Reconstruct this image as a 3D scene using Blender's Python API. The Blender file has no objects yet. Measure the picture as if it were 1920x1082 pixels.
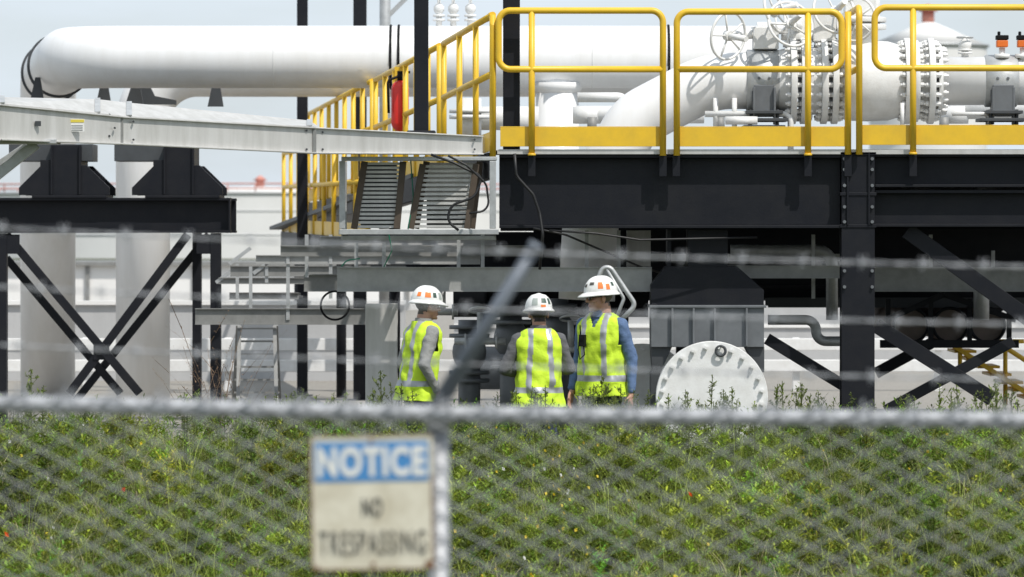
import bpy, math, random
import numpy as np
from mathutils import Vector, Matrix, Quaternion, noise
random.seed(7); rng=np.random.default_rng(7)
scene=bpy.context.scene
COL=scene.collection
scene.view_settings.view_transform='Standard'
try: scene.view_settings.look='None'
except Exception: pass
scene.view_settings.exposure=0

CAMH=2.3
# survey helper: elevation drawing of the site, u to the right, v downwards, d = distance north of the viewpoint (m)
def at(u,v,d):
    return Vector(((u-960)*d/10000.0, d, CAMH+(428-v)*d/10000.0))
def sx(n,d): return n*d/10000.0

# ---------------------------------------------------------------- materials
def newmat(name):
    m=bpy.data.materials.new(name); m.use_nodes=True
    nt=m.node_tree; b=nt.nodes['Principled BSDF']
    return m,nt,b
def mat(name,col,rough=0.5,metal=0.0,var=0.12,scale=3.0,bump=0.0,bscale=40.0,dirt=None,dirtamt=0.3,spec=0.5,streak=False):
    m,nt,b=newmat(name)
    tc=nt.nodes.new('ShaderNodeTexCoord')
    mp=nt.nodes.new('ShaderNodeMapping')
    nt.links.new(tc.outputs['Object'],mp.inputs['Vector'])
    if streak: mp.inputs['Scale'].default_value=(3,3,0.35)
    n=nt.nodes.new('ShaderNodeTexNoise'); n.inputs['Scale'].default_value=scale; n.inputs['Detail'].default_value=8; n.inputs['Roughness'].default_value=0.65
    nt.links.new(mp.outputs['Vector'],n.inputs['Vector'])
    cr=nt.nodes.new('ShaderNodeValToRGB')
    c=np.array(col[:3])
    d=np.array(dirt) if dirt else c*(1-var*2)
    cr.color_ramp.elements[0].position=0.30; cr.color_ramp.elements[1].position=0.62
    c0=c*(1-dirtamt)+d*dirtamt if dirt else c*(1-var)
    cr.color_ramp.elements[0].color=(*c0,1); cr.color_ramp.elements[1].color=(*np.minimum(c*(1+var*0.3),1),1)
    nt.links.new(n.outputs['Fac'],cr.inputs['Fac'])
    nt.links.new(cr.outputs['Color'],b.inputs['Base Color'])
    b.inputs['Roughness'].default_value=rough; b.inputs['Metallic'].default_value=metal
    try: b.inputs['Specular IOR Level'].default_value=spec
    except Exception: pass
    if bump>0:
        n2=nt.nodes.new('ShaderNodeTexNoise'); n2.inputs['Scale'].default_value=bscale; n2.inputs['Detail'].default_value=4
        nt.links.new(tc.outputs['Object'],n2.inputs['Vector'])
        bp=nt.nodes.new('ShaderNodeBump'); bp.inputs['Strength'].default_value=bump; bp.inputs['Distance'].default_value=0.02
        nt.links.new(n2.outputs['Fac'],bp.inputs['Height']); nt.links.new(bp.outputs['Normal'],b.inputs['Normal'])
    return m
M={}
M['white']=mat('white_pipe_paint',(0.83,0.83,0.83),0.38,0,0.04,1.6,0.03,60,dirt=(0.66,0.64,0.60),dirtamt=0.35,streak=True)
M['white2']=mat('white_flange_paint',(0.80,0.80,0.79),0.45,0,0.05,6,0.1,60,dirt=(0.5,0.48,0.44),dirtamt=0.4)
M['black']=mat('black_steel_paint',(0.009,0.010,0.014),0.5,0,0.2,4,0.06,50,spec=0.22,dirt=(0.022,0.022,0.024),dirtamt=0.5)
M['black2']=mat('black_matt',(0.008,0.008,0.009),0.7,0,0.2,4,spec=0.2)
M['galv']=mat('galvanised_steel',(0.50,0.51,0.51),0.5,0.45,0.16,9,0.08,80,dirt=(0.33,0.34,0.34),dirtamt=0.7)
M['alu']=mat('aluminium_tray',(0.60,0.59,0.57),0.45,0.3,0.10,3,0.03,60,dirt=(0.42,0.41,0.38),dirtamt=0.6,streak=True)
M['dgalv']=mat('weathered_galvanised',(0.27,0.27,0.26),0.6,0.3,0.2,7,0.05)
M['dgrey']=mat('dark_grey_paint',(0.055,0.06,0.065),0.55,0,0.2,5)
M['grey']=mat('grey_paint',(0.16,0.17,0.18),0.5,0.2,0.2,5)
M['yellow']=mat('yellow_rail_paint',(0.80,0.50,0.025),0.42,0,0.07,5,0.03,50,dirt=(0.5,0.33,0.05),dirtamt=0.35)
M['fence']=mat('fence_galvanised',(0.42,0.43,0.45),0.55,0.35,0.3,45,0.1,120)
M['post']=mat('fence_post_metal',(0.17,0.19,0.22),0.5,0.4,0.2,12,0.1,90)
M['brown']=mat('tray_side_brown',(0.10,0.075,0.055),0.6,0.2,0.2,8)
M['cable']=mat('cable_black',(0.012,0.012,0.013),0.5)
M['green']=mat('earth_wire_green',(0.02,0.25,0.15),0.5)
M['red']=mat('extinguisher_red',(0.75,0.03,0.02),0.35)
M['orange']=mat('orange_plastic',(0.75,0.16,0.02),0.45)
M['tank']=mat('tank_white',(0.80,0.79,0.77),0.55,0,0.05,0.15,dirt=(0.66,0.64,0.61),dirtamt=0.5)
M['tankrail']=mat('tank_rail_red',(0.55,0.22,0.17),0.6)
M['conc']=mat('concrete_wall',(0.46,0.46,0.46),0.85,0,0.1,0.9,0.1,20,streak=True)
M['skin']=mat('skin',(0.48,0.26,0.18),0.5,0,0.1,12,0.02)
M['skin2']=mat('skin_tan',(0.38,0.20,0.13),0.5,0,0.1,12,0.02)
M['hair']=mat('hair_dark',(0.025,0.018,0.013),0.6,0,0.3,60,0.4,200)
M['hair2']=mat('hair_grey',(0.10,0.08,0.065),0.6,0,0.3,60,0.4,200)
M['hat']=mat('hard_hat_white',(0.80,0.80,0.78),0.28,0,0.03,20,dirt=(0.55,0.53,0.48),dirtamt=0.5)
M['vest']=mat('hi_vis_vest',(0.58,0.80,0.035),0.75,0,0.08,9,0.2,70)
M['silver']=mat('reflective_tape',(0.40,0.41,0.43),0.4,0.3,0.10,30)
M['orangetape']=mat('orange_patch',(0.85,0.22,0.04),0.6)
M['shirtgrey']=mat('shirt_grey',(0.27,0.27,0.26),0.85,0,0.1,14,0.3,60)
M['shirtdark']=mat('shirt_dark_grey',(0.11,0.11,0.115),0.85,0,0.1,14,0.3,60)
M['shirtblue']=mat('shirt_blue',(0.10,0.16,0.29),0.85,0,0.14,14,0.3,60)
M['jeans']=mat('jeans',(0.05,0.065,0.11),0.9,0,0.2,14,0.3,60)
M['boots']=mat('boots',(0.06,0.035,0.02),0.7)
M['glass']=mat('dark_lens',(0.01,0.01,0.012),0.12)
M['lip']=mat('lip',(0.36,0.14,0.11),0.5)
M['eye']=mat('eye_white',(0.6,0.6,0.58),0.3)
M['stickw']=mat('sticker_grey',(0.38,0.42,0.39),0.5)
M['stickd']=mat('sticker_dark',(0.05,0.09,0.07),0.5)
M['cream']=mat('sign_cream',(0.68,0.64,0.52),0.5,0,0.10,16,dirt=(0.40,0.34,0.22),dirtamt=0.55)
M['signblue']=mat('sign_blue',(0.045,0.22,0.50),0.5,0,0.2,30,dirt=(0.22,0.34,0.46),dirtamt=0.35)
M['signwhite']=mat('sign_white',(0.75,0.75,0.71),0.5,0,0.1,30,dirt=(0.5,0.52,0.52),dirtamt=0.4)
M['signink']=mat('sign_ink',(0.05,0.05,0.045),0.6,0,0.3,35,dirt=(0.17,0.15,0.12),dirtamt=0.5)
M['rust']=mat('rust',(0.20,0.09,0.035),0.85,0,0.3,40)
M['label']=mat('yellow_label',(0.75,0.6,0.08),0.5)
M['pipebrown']=mat('pipe_end_brown',(0.20,0.16,0.14),0.7,0,0.2,6)

# ---------------------------------------------------------------- mesh builder
class MB:
    def __init__(s): s.v=[]; s.f=[]; s.sm=[]; s.mi=[]; s.cur=0
    def add(s,vs,fs,sm=False):
        o=len(s.v); s.v.extend([tuple(p) for p in vs])
        if isinstance(sm,bool): sm=[sm]*len(fs)
        for f,m in zip(fs,sm): s.f.append(tuple(i+o for i in f)); s.sm.append(m); s.mi.append(s.cur)
        return s
    def box(s,c,d,R=None):
        c=Vector(c); vs=[]
        for dx in(-.5,.5):
            for dy in(-.5,.5):
                for dz in(-.5,.5):
                    p=Vector((dx*d[0],dy*d[1],dz*d[2]))
                    if R is not None: p=R@p
                    vs.append(c+p)
        return s.add(vs,[(0,1,3,2),(4,6,7,5),(0,4,5,1),(2,3,7,6),(0,2,6,4),(1,5,7,3)])
    def bb(s,a,b):  # box from two corners
        a=Vector(a);b=Vector(b); return s.box((a+b)/2,[abs(b[i]-a[i]) for i in range(3)])
    def beam(s,p0,p1,w,h,up=(0,0,1)):
        p0=Vector(p0);p1=Vector(p1); z=(p1-p0); L=z.length; z.normalize()
        up=Vector(up)
        if abs(up.dot(z))>0.99: up=Vector((0,1,0))
        x=up.cross(z).normalized(); y=z.cross(x)
        R=Matrix((x,y,z)).transposed()
        return s.box((p0+p1)/2,(w,h,L),R)
    def ibeam(s,p0,p1,w,h,tf=0.02,tw=0.015,up=(0,0,1)):
        p0=Vector(p0);p1=Vector(p1); z=(p1-p0).normalized(); up=Vector(up)
        if abs(up.dot(z))>0.99: up=Vector((0,1,0))
        x=up.cross(z).normalized(); y=z.cross(x)
        s.beam(p0,p1,tw,h-2*tf,up)
        for k in(-1,1): s.beam(p0+y*k*(h-tf)/2,p1+y*k*(h-tf)/2,w,tf,up)
        return s
    def cyl(s,p0,p1,r0,r1=None,n=24,caps=True):
        if r1 is None: r1=r0
        p0=Vector(p0);p1=Vector(p1); z=(p1-p0).normalized()
        a=Vector((0,0,1)) if abs(z.z)<0.9 else Vector((1,0,0))
        x=z.cross(a).normalized(); y=z.cross(x)
        vs=[];
        for p,r in((p0,r0),(p1,r1)):
            for i in range(n):
                t=2*math.pi*i/n; vs.append(p+(x*math.cos(t)+y*math.sin(t))*r)
        fs=[(i,(i+1)%n,n+(i+1)%n,n+i) for i in range(n)]; sm=[True]*n
        if caps:
            fs+= [tuple(range(n-1,-1,-1)),tuple(range(n,2*n))]; sm+=[False,False]
        return s.add(vs,fs,sm)
    def tube(s,pts,r,n=12,closed=False,caps=True):
        pts=[Vector(p) for p in pts]; N=len(pts)
        rr=r if isinstance(r,(list,tuple)) else [r]*N
        tang=[]
        for i in range(N):
            if closed: t=pts[(i+1)%N]-pts[i-1]
            else: t=pts[min(i+1,N-1)]-pts[max(i-1,0)]
            tang.append(t.normalized())
        a=Vector((0,0,1)) if abs(tang[0].z)<0.9 else Vector((1,0,0))
        x=tang[0].cross(a).normalized(); vs=[]
        for i in range(N):
            if i>0:
                q=tang[i-1].rotation_difference(tang[i]); x=q@x
            x=(x-tang[i]*x.dot(tang[i])).normalized(); y=tang[i].cross(x)
            for k in range(n):
                t=2*math.pi*k/n; vs.append(pts[i]+(x*math.cos(t)+y*math.sin(t))*rr[i])
        fs=[];M_=N if closed else N-1
        for i in range(M_):
            for k in range(n):
                j=(i+1)%N; fs.append((i*n+k,i*n+(k+1)%n,j*n+(k+1)%n,j*n+k))
        sm=[True]*len(fs)
        if caps and not closed:
            fs+=[tuple(range(n-1,-1,-1)),tuple(range((N-1)*n,N*n))]; sm+=[False,False]
        return s.add(vs,fs,sm)
    def torus(s,c,axis,R,r,n=32,m=8):
        c=Vector(c);z=Vector(axis).normalized()
        a=Vector((0,0,1)) if abs(z.z)<0.9 else Vector((1,0,0))
        x=z.cross(a).normalized(); y=z.cross(x)
        return s.tube([c+(x*math.cos(2*math.pi*i/n)+y*math.sin(2*math.pi*i/n))*R for i in range(n)],r,m,closed=True)
    def ell(s,c,r,n=20,m=12,R=None):
        c=Vector(c); vs=[];fs=[]
        for i in range(1,m):
            ph=math.pi*i/m
            for k in range(n):
                t=2*math.pi*k/n
                p=Vector((math.sin(ph)*math.cos(t)*r[0],math.sin(ph)*math.sin(t)*r[1],math.cos(ph)*r[2]))
                if R is not None: p=R@p
                vs.append(c+p)
        tp=Vector((0,0,r[2]));bt=Vector((0,0,-r[2]))
        if R is not None: tp=R@tp;bt=R@bt
        vs+= [c+tp,c+bt]; T=len(vs)-2;Bt=T+1
        for i in range(m-2):
            for k in range(n): fs.append((i*n+k,(i+1)*n+k,(i+1)*n+(k+1)%n,i*n+(k+1)%n))
        for k in range(n):
            fs.append((T,k,(k+1)%n)); fs.append((Bt,(m-2)*n+(k+1)%n,(m-2)*n+k))
        return s.add(vs,fs,True)
    def capsule(s,p0,r0,p1,r1,n=16):
        p0=Vector(p0);p1=Vector(p1);z=(p1-p0).normalized()
        pts=[];rr=[]
        for k in range(5):
            a=math.pi/2*(1-k/5.0); pts.append(p0-z*r0*math.sin(a)); rr.append(max(r0*math.cos(a),r0*0.05))
        pts.append(p0);rr.append(r0);pts.append(p1);rr.append(r1)
        for k in range(1,6):
            a=math.pi/2*k/5.0; pts.append(p1+z*r1*math.sin(a)); rr.append(max(r1*math.cos(a),r1*0.05))
        a=Vector((0,0,1)) if abs(z.z)<0.9 else Vector((1,0,0))
        x=z.cross(a).normalized(); y=z.cross(x); vs=[]
        for p,r in zip(pts,rr):
            for i in range(n):
                t=2*math.pi*i/n; vs.append(p+(x*math.cos(t)+y*math.sin(t))*r)
        N=len(pts);fs=[]
        for i in range(N-1):
            for k in range(n): fs.append((i*n+k,i*n+(k+1)%n,(i+1)*n+(k+1)%n,(i+1)*n+k))
        fs+=[tuple(range(n-1,-1,-1)),tuple(range((N-1)*n,N*n))]
        return s.add(vs,fs,True)
    def loft(s,rings,n=32,power=2.0):
        vs=[];fs=[]
        for (z,a,b,yo) in rings:
            for k in range(n):
                t=2*math.pi*k/n; c,s_=math.cos(t),math.sin(t)
                vs.append((a*math.copysign(abs(c)**(2/power),c),yo+b*math.copysign(abs(s_)**(2/power),s_),z))
        N=len(rings)
        for i in range(N-1):
            for k in range(n): fs.append((i*n+k,i*n+(k+1)%n,(i+1)*n+(k+1)%n,(i+1)*n+k))
        fs+=[tuple(range(n-1,-1,-1)),tuple(range((N-1)*n,N*n))]
        return s.add(vs,fs,True)
    def prism(s,poly,y0,y1): # poly list of (x,z)
        n=len(poly); vs=[(p[0],y0,p[1]) for p in poly]+[(p[0],y1,p[1]) for p in poly]
        fs=[tuple(range(n)),tuple(range(2*n-1,n-1,-1))]+[(i,n+i,n+(i+1)%n,(i+1)%n) for i in range(n)]
        return s.add(vs,fs)
    def build(s,name,parent=None,mats=None,bevel=0,fixn=True):
        me=bpy.data.meshes.new(name); me.from_pydata(s.v,[],s.f)
        if fixn:
            import bmesh
            bm=bmesh.new(); bm.from_mesh(me); bmesh.ops.recalc_face_normals(bm,faces=bm.faces); bm.to_mesh(me); bm.free()
        me.polygons.foreach_set('use_smooth',s.sm)
        if mats is not None and not isinstance(mats,(list,tuple)): mats=[mats]
        for m in mats or []: me.materials.append(m)
        me.polygons.foreach_set('material_index',s.mi)
        ob=bpy.data.objects.new(name,me); COL.objects.link(ob)
        if parent: ob.parent=parent
        if bevel>0:
            b=ob.modifiers.new('Bevel','BEVEL'); b.width=bevel; b.segments=2; b.limit_method='ANGLE'; b.angle_limit=math.radians(50)
        return ob
GROUPS=[]
def group(name,final=True):
    e=bpy.data.objects.new(name,None); COL.objects.link(e); e.empty_display_size=0.3
    if final: GROUPS.append(e)
    return e
def fillet(pts,rad,seg=8):
    pts=[Vector(p) for p in pts]; out=[pts[0]]
    for i in range(1,len(pts)-1):
        a=(pts[i-1]-pts[i]);b=(pts[i+1]-pts[i]); la,lb=a.length,b.length; a.normalize();b.normalize()
        ang=a.angle(b)
        if ang>3.1: out.append(pts[i]); continue
        r=rad[i-1] if isinstance(rad,(list,tuple)) else rad
        t=min(r/math.tan(ang/2),la*0.49,lb*0.49); r=t*math.tan(ang/2)
        c=pts[i]+(a+b).normalized()*(r/math.sin(ang/2))
        s0=pts[i]+a*t-c; s1=pts[i]+b*t-c
        q=s0.rotation_difference(s1)
        for k in range(seg+1): out.append(c+Quaternion().slerp(q,k/seg)@s0)
    out.append(pts[-1]); return out

# ---------------------------------------------------------------- world, sun, camera
sv=Vector((0.42,-0.55,1.05)).normalized()
el=math.asin(sv.z); rot=math.atan2(sv.x,sv.y)
w=bpy.data.worlds.new("World"); scene.world=w; w.use_nodes=True
nt=w.node_tree; bg=nt.nodes['Background']
sky=nt.nodes.new('ShaderNodeTexSky'); sky.sky_type='NISHITA'; sky.sun_disc=False
sky.sun_elevation=el; sky.sun_rotation=rot; sky.air_density=1.0; sky.dust_density=1.0; sky.ozone_density=1.5
tc=nt.nodes.new('ShaderNodeTexCoord'); mp=nt.nodes.new('ShaderNodeMapping'); mp.inputs['Scale'].default_value=(7,7,30); mp.inputs['Location'].default_value=(2.3,0.4,1.7)
nz=nt.nodes.new('ShaderNodeTexNoise'); nz.inputs['Scale'].default_value=1.5; nz.inputs['Detail'].default_value=6
cr=nt.nodes.new('ShaderNodeValToRGB'); cr.color_ramp.elements[0].position=0.38; cr.color_ramp.elements[1].position=0.66
cr.color_ramp.elements[0].color=(0.66,)*3+(1,); cr.color_ramp.elements[1].color=(0.98,)*3+(1,)
mx=nt.nodes.new('ShaderNodeMix'); mx.data_type='RGBA'
nt.links.new(tc.outputs['Generated'],mp.inputs['Vector']); nt.links.new(mp.outputs['Vector'],nz.inputs['Vector'])
nt.links.new(nz.outputs['Fac'],cr.inputs['Fac']); nt.links.new(cr.outputs['Color'],mx.inputs[0])
nt.links.new(sky.outputs['Color'],mx.inputs[6]); mx.inputs[7].default_value=(7.8,8.7,9.6,1)
nt.links.new(mx.outputs[2],bg.inputs['Color']); bg.inputs['Strength'].default_value=0.10
sl=bpy.data.lights.new('sun','SUN'); sl.energy=3.8; sl.angle=math.radians(0.5); sl.color=(1,0.96,0.90)
so=bpy.data.objects.new('sun',sl); COL.objects.link(so); so.location=(20,-20,60)
so.rotation_euler=sv.to_track_quat('Z','Y').to_euler()
cam=bpy.data.cameras.new('camera'); co=bpy.data.objects.new('camera',cam); COL.objects.link(co); scene.camera=co
co.location=(0,0,CAMH); co.rotation_euler=(math.radians(90),0,0)
cam.sensor_width=36; cam.lens=187.5; cam.shift_y=-0.0589; cam.clip_start=0.5; cam.clip_end=6000
cam.dof.use_dof=True; cam.dof.focus_distance=47.5; cam.dof.aperture_fstop=4.9

# ---------------------------------------------------------------- ground
def sst(a,b,x):
    t=min(max((x-a)/(b-a),0),1); return t*t*(3-2*t)
def lin(a,b,x): return min(max((x-a)/(b-a),0),1)
def gz(x,y):
    if y<46: z=-0.85*sst(18,26,y)+1.15*lin(35.5,43,y)
    else: z=0.30
    z=z*(1-sst(43.6,46,y))
    if 18<y<46: z+=0.09*noise.noise(Vector((x*0.5,y*0.5,0)))*sst(18,24,y)*(1-sst(43,46,y))
    return z
xs=sorted(set([-3000,-1200,-500,-200,-80,-40,-25]+[i*0.75 for i in range(-20,21)]+[25,40,80,200,500,1200,3000]))
ys=sorted(set([-300,-50,0,8,14]+[18+i*0.7 for i in range(0,44)]+[55,70,100,160,300,700,1500,4000]))
g=MB(); nx=len(xs)
vs=[(x,y,gz(x,y)) for y in ys for x in xs]
fs=[(j*nx+i,j*nx+i+1,(j+1)*nx+i+1,(j+1)*nx+i) for j in range(len(ys)-1) for i in range(nx-1)]
g.add(vs,fs,True)
mg=mat('meadow_soil',(0.05,0.065,0.022),0.95,0,0.3,2.5,0.5,12,dirt=(0.06,0.045,0.028),dirtamt=0.8)
g.build('ground',None,mg)
g=MB(); g.box((0,115,0.006),(400,134,0.008)); 
mgr=mat('gravel',(0.30,0.28,0.25),0.95,0,0.25,25,0.6,60,dirt=(0.15,0.14,0.12),dirtamt=0.7)
g.build('gravel_yard',None,mgr)

# ---------------------------------------------------------------- vegetation (single mass)
def leafmat(name,trans=0.35):
    m=bpy.data.materials.new(name); m.use_nodes=True; nt=m.node_tree; b=nt.nodes['Principled BSDF']; out=nt.nodes['Material Output']
    a=nt.nodes.new('ShaderNodeAttribute'); a.attribute_name='Col'
    nt.links.new(a.outputs['Color'],b.inputs['Base Color']); b.inputs['Roughness'].default_value=0.5
    try: b.inputs['Specular IOR Level'].default_value=0.22
    except Exception: pass
    tr=nt.nodes.new('ShaderNodeBsdfTranslucent'); nt.links.new(a.outputs['Color'],tr.inputs['Color'])
    ms=nt.nodes.new('ShaderNodeMixShader'); ms.inputs[0].default_value=trans
    nt.links.new(b.outputs[0],ms.inputs[1]); nt.links.new(tr.outputs[0],ms.inputs[2]); nt.links.new(ms.outputs[0],out.inputs['Surface'])
    return m
M['leaf']=leafmat('foliage',0.35)
def proto_weed(h,nleaf,branch,seed,ll=0.105,lw=0.019):
    r=np.random.default_rng(seed); V=[];K=[]
    def stem(p0,dirv,L,w,leaves,l0):
        p0=np.array(p0,float); dirv=np.array(dirv,float); bend=r.normal(0,0.10,3)*[1,1,0]
        pts=[]
        for k in range(7):
            t=k/6; pts.append(p0+dirv*L*t+bend*t*t*L*2)
        for k in range(6):
            a=r.uniform(0,math.pi); o=np.array([math.cos(a),math.sin(a),0])*w*(1-0.6*k/6)
            V.extend([pts[k]-o,pts[k]+o,pts[k+1]+o*0.8,pts[k+1]-o*0.8]); K.extend([0.6]*4)
        for i in range(leaves):
            t=0.10+0.90*(i+r.uniform(0,1))/leaves; f=min(t,0.999)*6; k=min(int(f),5); p=pts[k]+(pts[k+1]-pts[k])*(f-k)
            a=i*2.4+r.normal(0,0.4); up=r.uniform(0.1,0.8)+0.9*t*t
            d=np.array([math.cos(a),math.sin(a),up]); d/=np.linalg.norm(d)
            L_=l0*(1.15-0.70*t)*r.uniform(0.7,1.2); sd=np.array([-math.sin(a),math.cos(a),0])*lw*(1.1-0.45*t)*0.5*r.uniform(.8,1.3)
            mid=p+d*L_*0.45; tip=p+d*L_-np.array([0,0,L_*r.uniform(0.05,0.5)])
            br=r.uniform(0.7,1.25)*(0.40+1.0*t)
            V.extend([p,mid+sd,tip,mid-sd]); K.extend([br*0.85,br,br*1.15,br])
    stem([0,0,0],[0,0,1],h,0.0035,nleaf,ll)
    for b in range(branch):
        t=r.uniform(0.30,0.8); a=r.uniform(0,6.28)
        d=np.array([math.cos(a)*0.5,math.sin(a)*0.5,0.85])
        stem([0,0,h*t],d,h*(1.0-t)*r.uniform(0.7,1.1),0.0022,int(nleaf*0.4),ll*0.7)
    return np.array(V),np.array(K)
def proto_seed(h,seed,n=70,bt=7):
    r=np.random.default_rng(seed); V=[];K=[]
    def q(p,d,L,w,b):
        a=r.uniform(0,6.28); s=np.array([math.cos(a),math.sin(a),0.2])*w; V.extend([p,p+d*L*.5+s,p+d*L,p+d*L*.5-s]); K.extend([b]*4)
    def st(p0,p1,w):
        for a in(0,1.57):
            o=np.array([math.cos(a),math.sin(a),0])*w; V.extend([p0-o,p0+o,p1+o*.6,p1-o*.6]); K.extend([0.7]*4)
    st(np.zeros(3),np.array([0,0,h]),0.004)
    for i in range(26):
        t=r.uniform(0.1,0.75); a=r.uniform(0,6.28); q(np.array([0,0,h*t]),np.array([math.cos(a),math.sin(a),0.6])*0.8,0.10*(1.1-t),0.009,r.uniform(.7,1.1))
    for b in range(bt):
        t=0.45+0.5*b/bt; a=b*2.4+r.normal(0,.3); L=h*0.30*(1.15-t); p0=np.array([0,0,h*t]); d=np.array([math.cos(a)*.7,math.sin(a)*.7,.8]); p1=p0+d*L
        st(p0,p1,0.002)
        for k in range(n//bt):
            f=r.uniform(0.3,1); p=p0+d*L*f; dd=r.normal(0,1,3); dd/=np.linalg.norm(dd); dd[2]=abs(dd[2]); q(p,dd,r.uniform(.015,.032),.006,r.uniform(.7,1.3))
    for k in range(16):
        p=np.array([0,0,h*r.uniform(.88,1.0)]); dd=r.normal(0,1,3); dd/=np.linalg.norm(dd); q(p,dd,.025,.006,r.uniform(.8,1.3))
    return np.array(V),np.array(K)
def proto_grass(h,nb,seed):
    r=np.random.default_rng(seed);V=[];K=[]
    for i in range(nb):
        a=r.uniform(0,6.28); b0=np.array([r.normal(0,0.035),r.normal(0,0.035),0]); L=h*r.uniform(0.6,1.1); le=r.uniform(0.2,0.95)
        o=np.array([-math.sin(a),math.cos(a),0])*0.0042; dd=np.array([math.cos(a),math.sin(a),0])
        pts=[]
        for k in range(6):
            t=k/5; pts.append(b0+dd*le*L*t*t+np.array([0,0,1])*L*(t-0.50*le*t*t*t))
        br=r.uniform(0.8,1.4)
        for k in range(5):
            w0=1-0.17*k; w1=1-0.17*(k+1) if k<4 else 0.05
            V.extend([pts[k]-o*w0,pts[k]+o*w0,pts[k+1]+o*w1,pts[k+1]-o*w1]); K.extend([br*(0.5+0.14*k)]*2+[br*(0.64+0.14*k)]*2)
    return np.array(V),np.array(K)
def instance(protos,P,yaw,sc,lean,cols):
    VV=[];CC=[]
    idx=rng.integers(0,len(protos),len(P))
    for j,(pv,pk) in enumerate(protos):
        ii=np.where(idx==j)[0]
        if len(ii)==0: continue
        c=np.cos(yaw[ii])[:,None];s=np.sin(yaw[ii])[:,None]; S=sc[ii][:,None]
        x=(pv[None,:,0]*c-pv[None,:,1]*s)*S; y=(pv[None,:,0]*s+pv[None,:,1]*c)*S; z=pv[None,:,2]*S
        x=x+z*lean[ii][:,0:1]; y=y+z*lean[ii][:,1:2]
        o=np.stack([x+P[ii][:,0:1],y+P[ii][:,1:2],z+P[ii][:,2:3]],-1)
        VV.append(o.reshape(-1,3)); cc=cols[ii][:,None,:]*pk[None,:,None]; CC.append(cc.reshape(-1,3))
    return np.concatenate(VV),np.concatenate(CC)
def quadmesh(name,V,C,mt,parent=None):
    me=bpy.data.meshes.new(name); n=len(V); q=n//4
    me.vertices.add(n); me.vertices.foreach_set('co',V.astype(np.float32).ravel())
    me.loops.add(n); me.loops.foreach_set('vertex_index',np.arange(n,dtype=np.int32))
    me.polygons.add(q); me.polygons.foreach_set('loop_start',np.arange(0,n,4,dtype=np.int32)); me.polygons.foreach_set('loop_total',np.full(q,4,dtype=np.int32))
    me.update(calc_edges=True)
    ca=me.color_attributes.new('Col','FLOAT_COLOR','POINT'); ca.data.foreach_set('color',np.concatenate([np.clip(C,0,1),np.ones((n,1))],1).astype(np.float32).ravel())
    me.materials.append(mt); ob=bpy.data.objects.new(name,me); COL.objects.link(ob); ob.parent=parent
    return ob
wp=[proto_weed(0.46+0.06*(i%3),32+5*(i%4),i%4,100+i) for i in range(10)]
gp=[proto_grass(0.60,16,200+i) for i in range(6)]
def scatter(n,x0,x1,y0,y1,f):
    out=[]
    while len(out)<n:
        x=random.uniform(x0,x1);y=random.uniform(y0,y1)
        if random.random()<f(x,y): out.append((x,y,gz(x,y)-0.01))
    return np.array(out)
def clump(x,y,s,o): return 0.5+0.9*noise.noise(Vector((x*s+o,y*s*0.6,o)))
Pw=scatter(3700,-7,7,31,45.6,lambda x,y:min(1,max(0.08,0.15+1.2*clump(x,y,1.1,3)))*(0.35 if y<34 else 1))
n=len(Pw)
base=np.array([[0.200,0.275,0.030]])*np.ones((n,1))
cv=np.array([clump(p[0],p[1],0.9,11) for p in Pw]); cv2=np.array([clump(p[0],p[1],2.5,31) for p in Pw])
base=base*(0.50+0.80*cv[:,None])*rng.uniform(0.6,1.45,(n,1)); base[:,0]*=(0.65+0.7*cv2)
hs=np.array([0.65+0.75*clump(p[0],p[1],1.3,5) for p in Pw])*rng.uniform(0.65,1.35,n); hs=np.clip(hs,0.4,1.45)
hs=np.where(Pw[:,1]>42,np.minimum(hs,1.05),hs)
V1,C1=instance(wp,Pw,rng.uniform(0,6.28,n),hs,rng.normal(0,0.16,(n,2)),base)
Pg=scatter(3600,-7,7,31,45.8,lambda x,y:min(1,max(0.05,1.25-1.4*clump(x,y,1.1,3))))
n=len(Pg)
base=np.array([[0.27,0.33,0.06]])*rng.uniform(0.55,1.25,(n,1)); dry=rng.random(n)<0.12; base[dry]=[0.42,0.37,0.20]
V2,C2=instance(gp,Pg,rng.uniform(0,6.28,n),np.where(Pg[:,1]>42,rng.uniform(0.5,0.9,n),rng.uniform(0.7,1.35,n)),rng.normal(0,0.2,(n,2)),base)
Pb=scatter(1500,-8,9,45.3,53,lambda x,y:min(1,max(0.0,clump(x,y,0.9,8)-0.05)))
n=len(Pb); base=np.array([[0.14,0.20,0.035]])*rng.uniform(0.6,1.3,(n,1))
V3,C3=instance(wp+gp,Pb,rng.uniform(0,6.28,n),rng.uniform(0.6,1.3,n),rng.normal(0,0.12,(n,2)),base)
tall=[]
TL=[(1330,700,43.2),(1290,728,43),(1375,722,43.4),(1130,700,43.1),(1110,724,43.3),(985,722,43),(1000,732,42.5),(955,728,42.6),(720,692,43.3),(745,715,43),(705,725,42.6),(775,730,42.8),(60,690,43.3),(75,720,43),(45,715,43.2),(1470,712,43.5),(1500,718,43.7),(1455,728,43.2),(1540,732,43.4),(1780,732,43.5),(1700,738,43.3),(1830,732,43.1),(1870,708,43.6),(1890,725,43),(1210,728,43.2),(560,730,43.1),(520,738,43.3),(640,732,43.5)]
for i in range(70): TL.append((random.uniform(-150,2080),random.uniform(732,760),random.uniform(41.5,44.5)))
for i in range(34): 
    c_=random.choice([1470,1500,1890,1850,1330,730,980,1120,540,1780]); TL.append((random.gauss(c_,28),random.uniform(715,748),random.uniform(42.5,44.5)))
for u,v,d in TL:
    p=at(u,v,d); z0=gz(p.x,p.y); tall.append((p.x,p.y,z0-0.01,p.z-z0))
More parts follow.
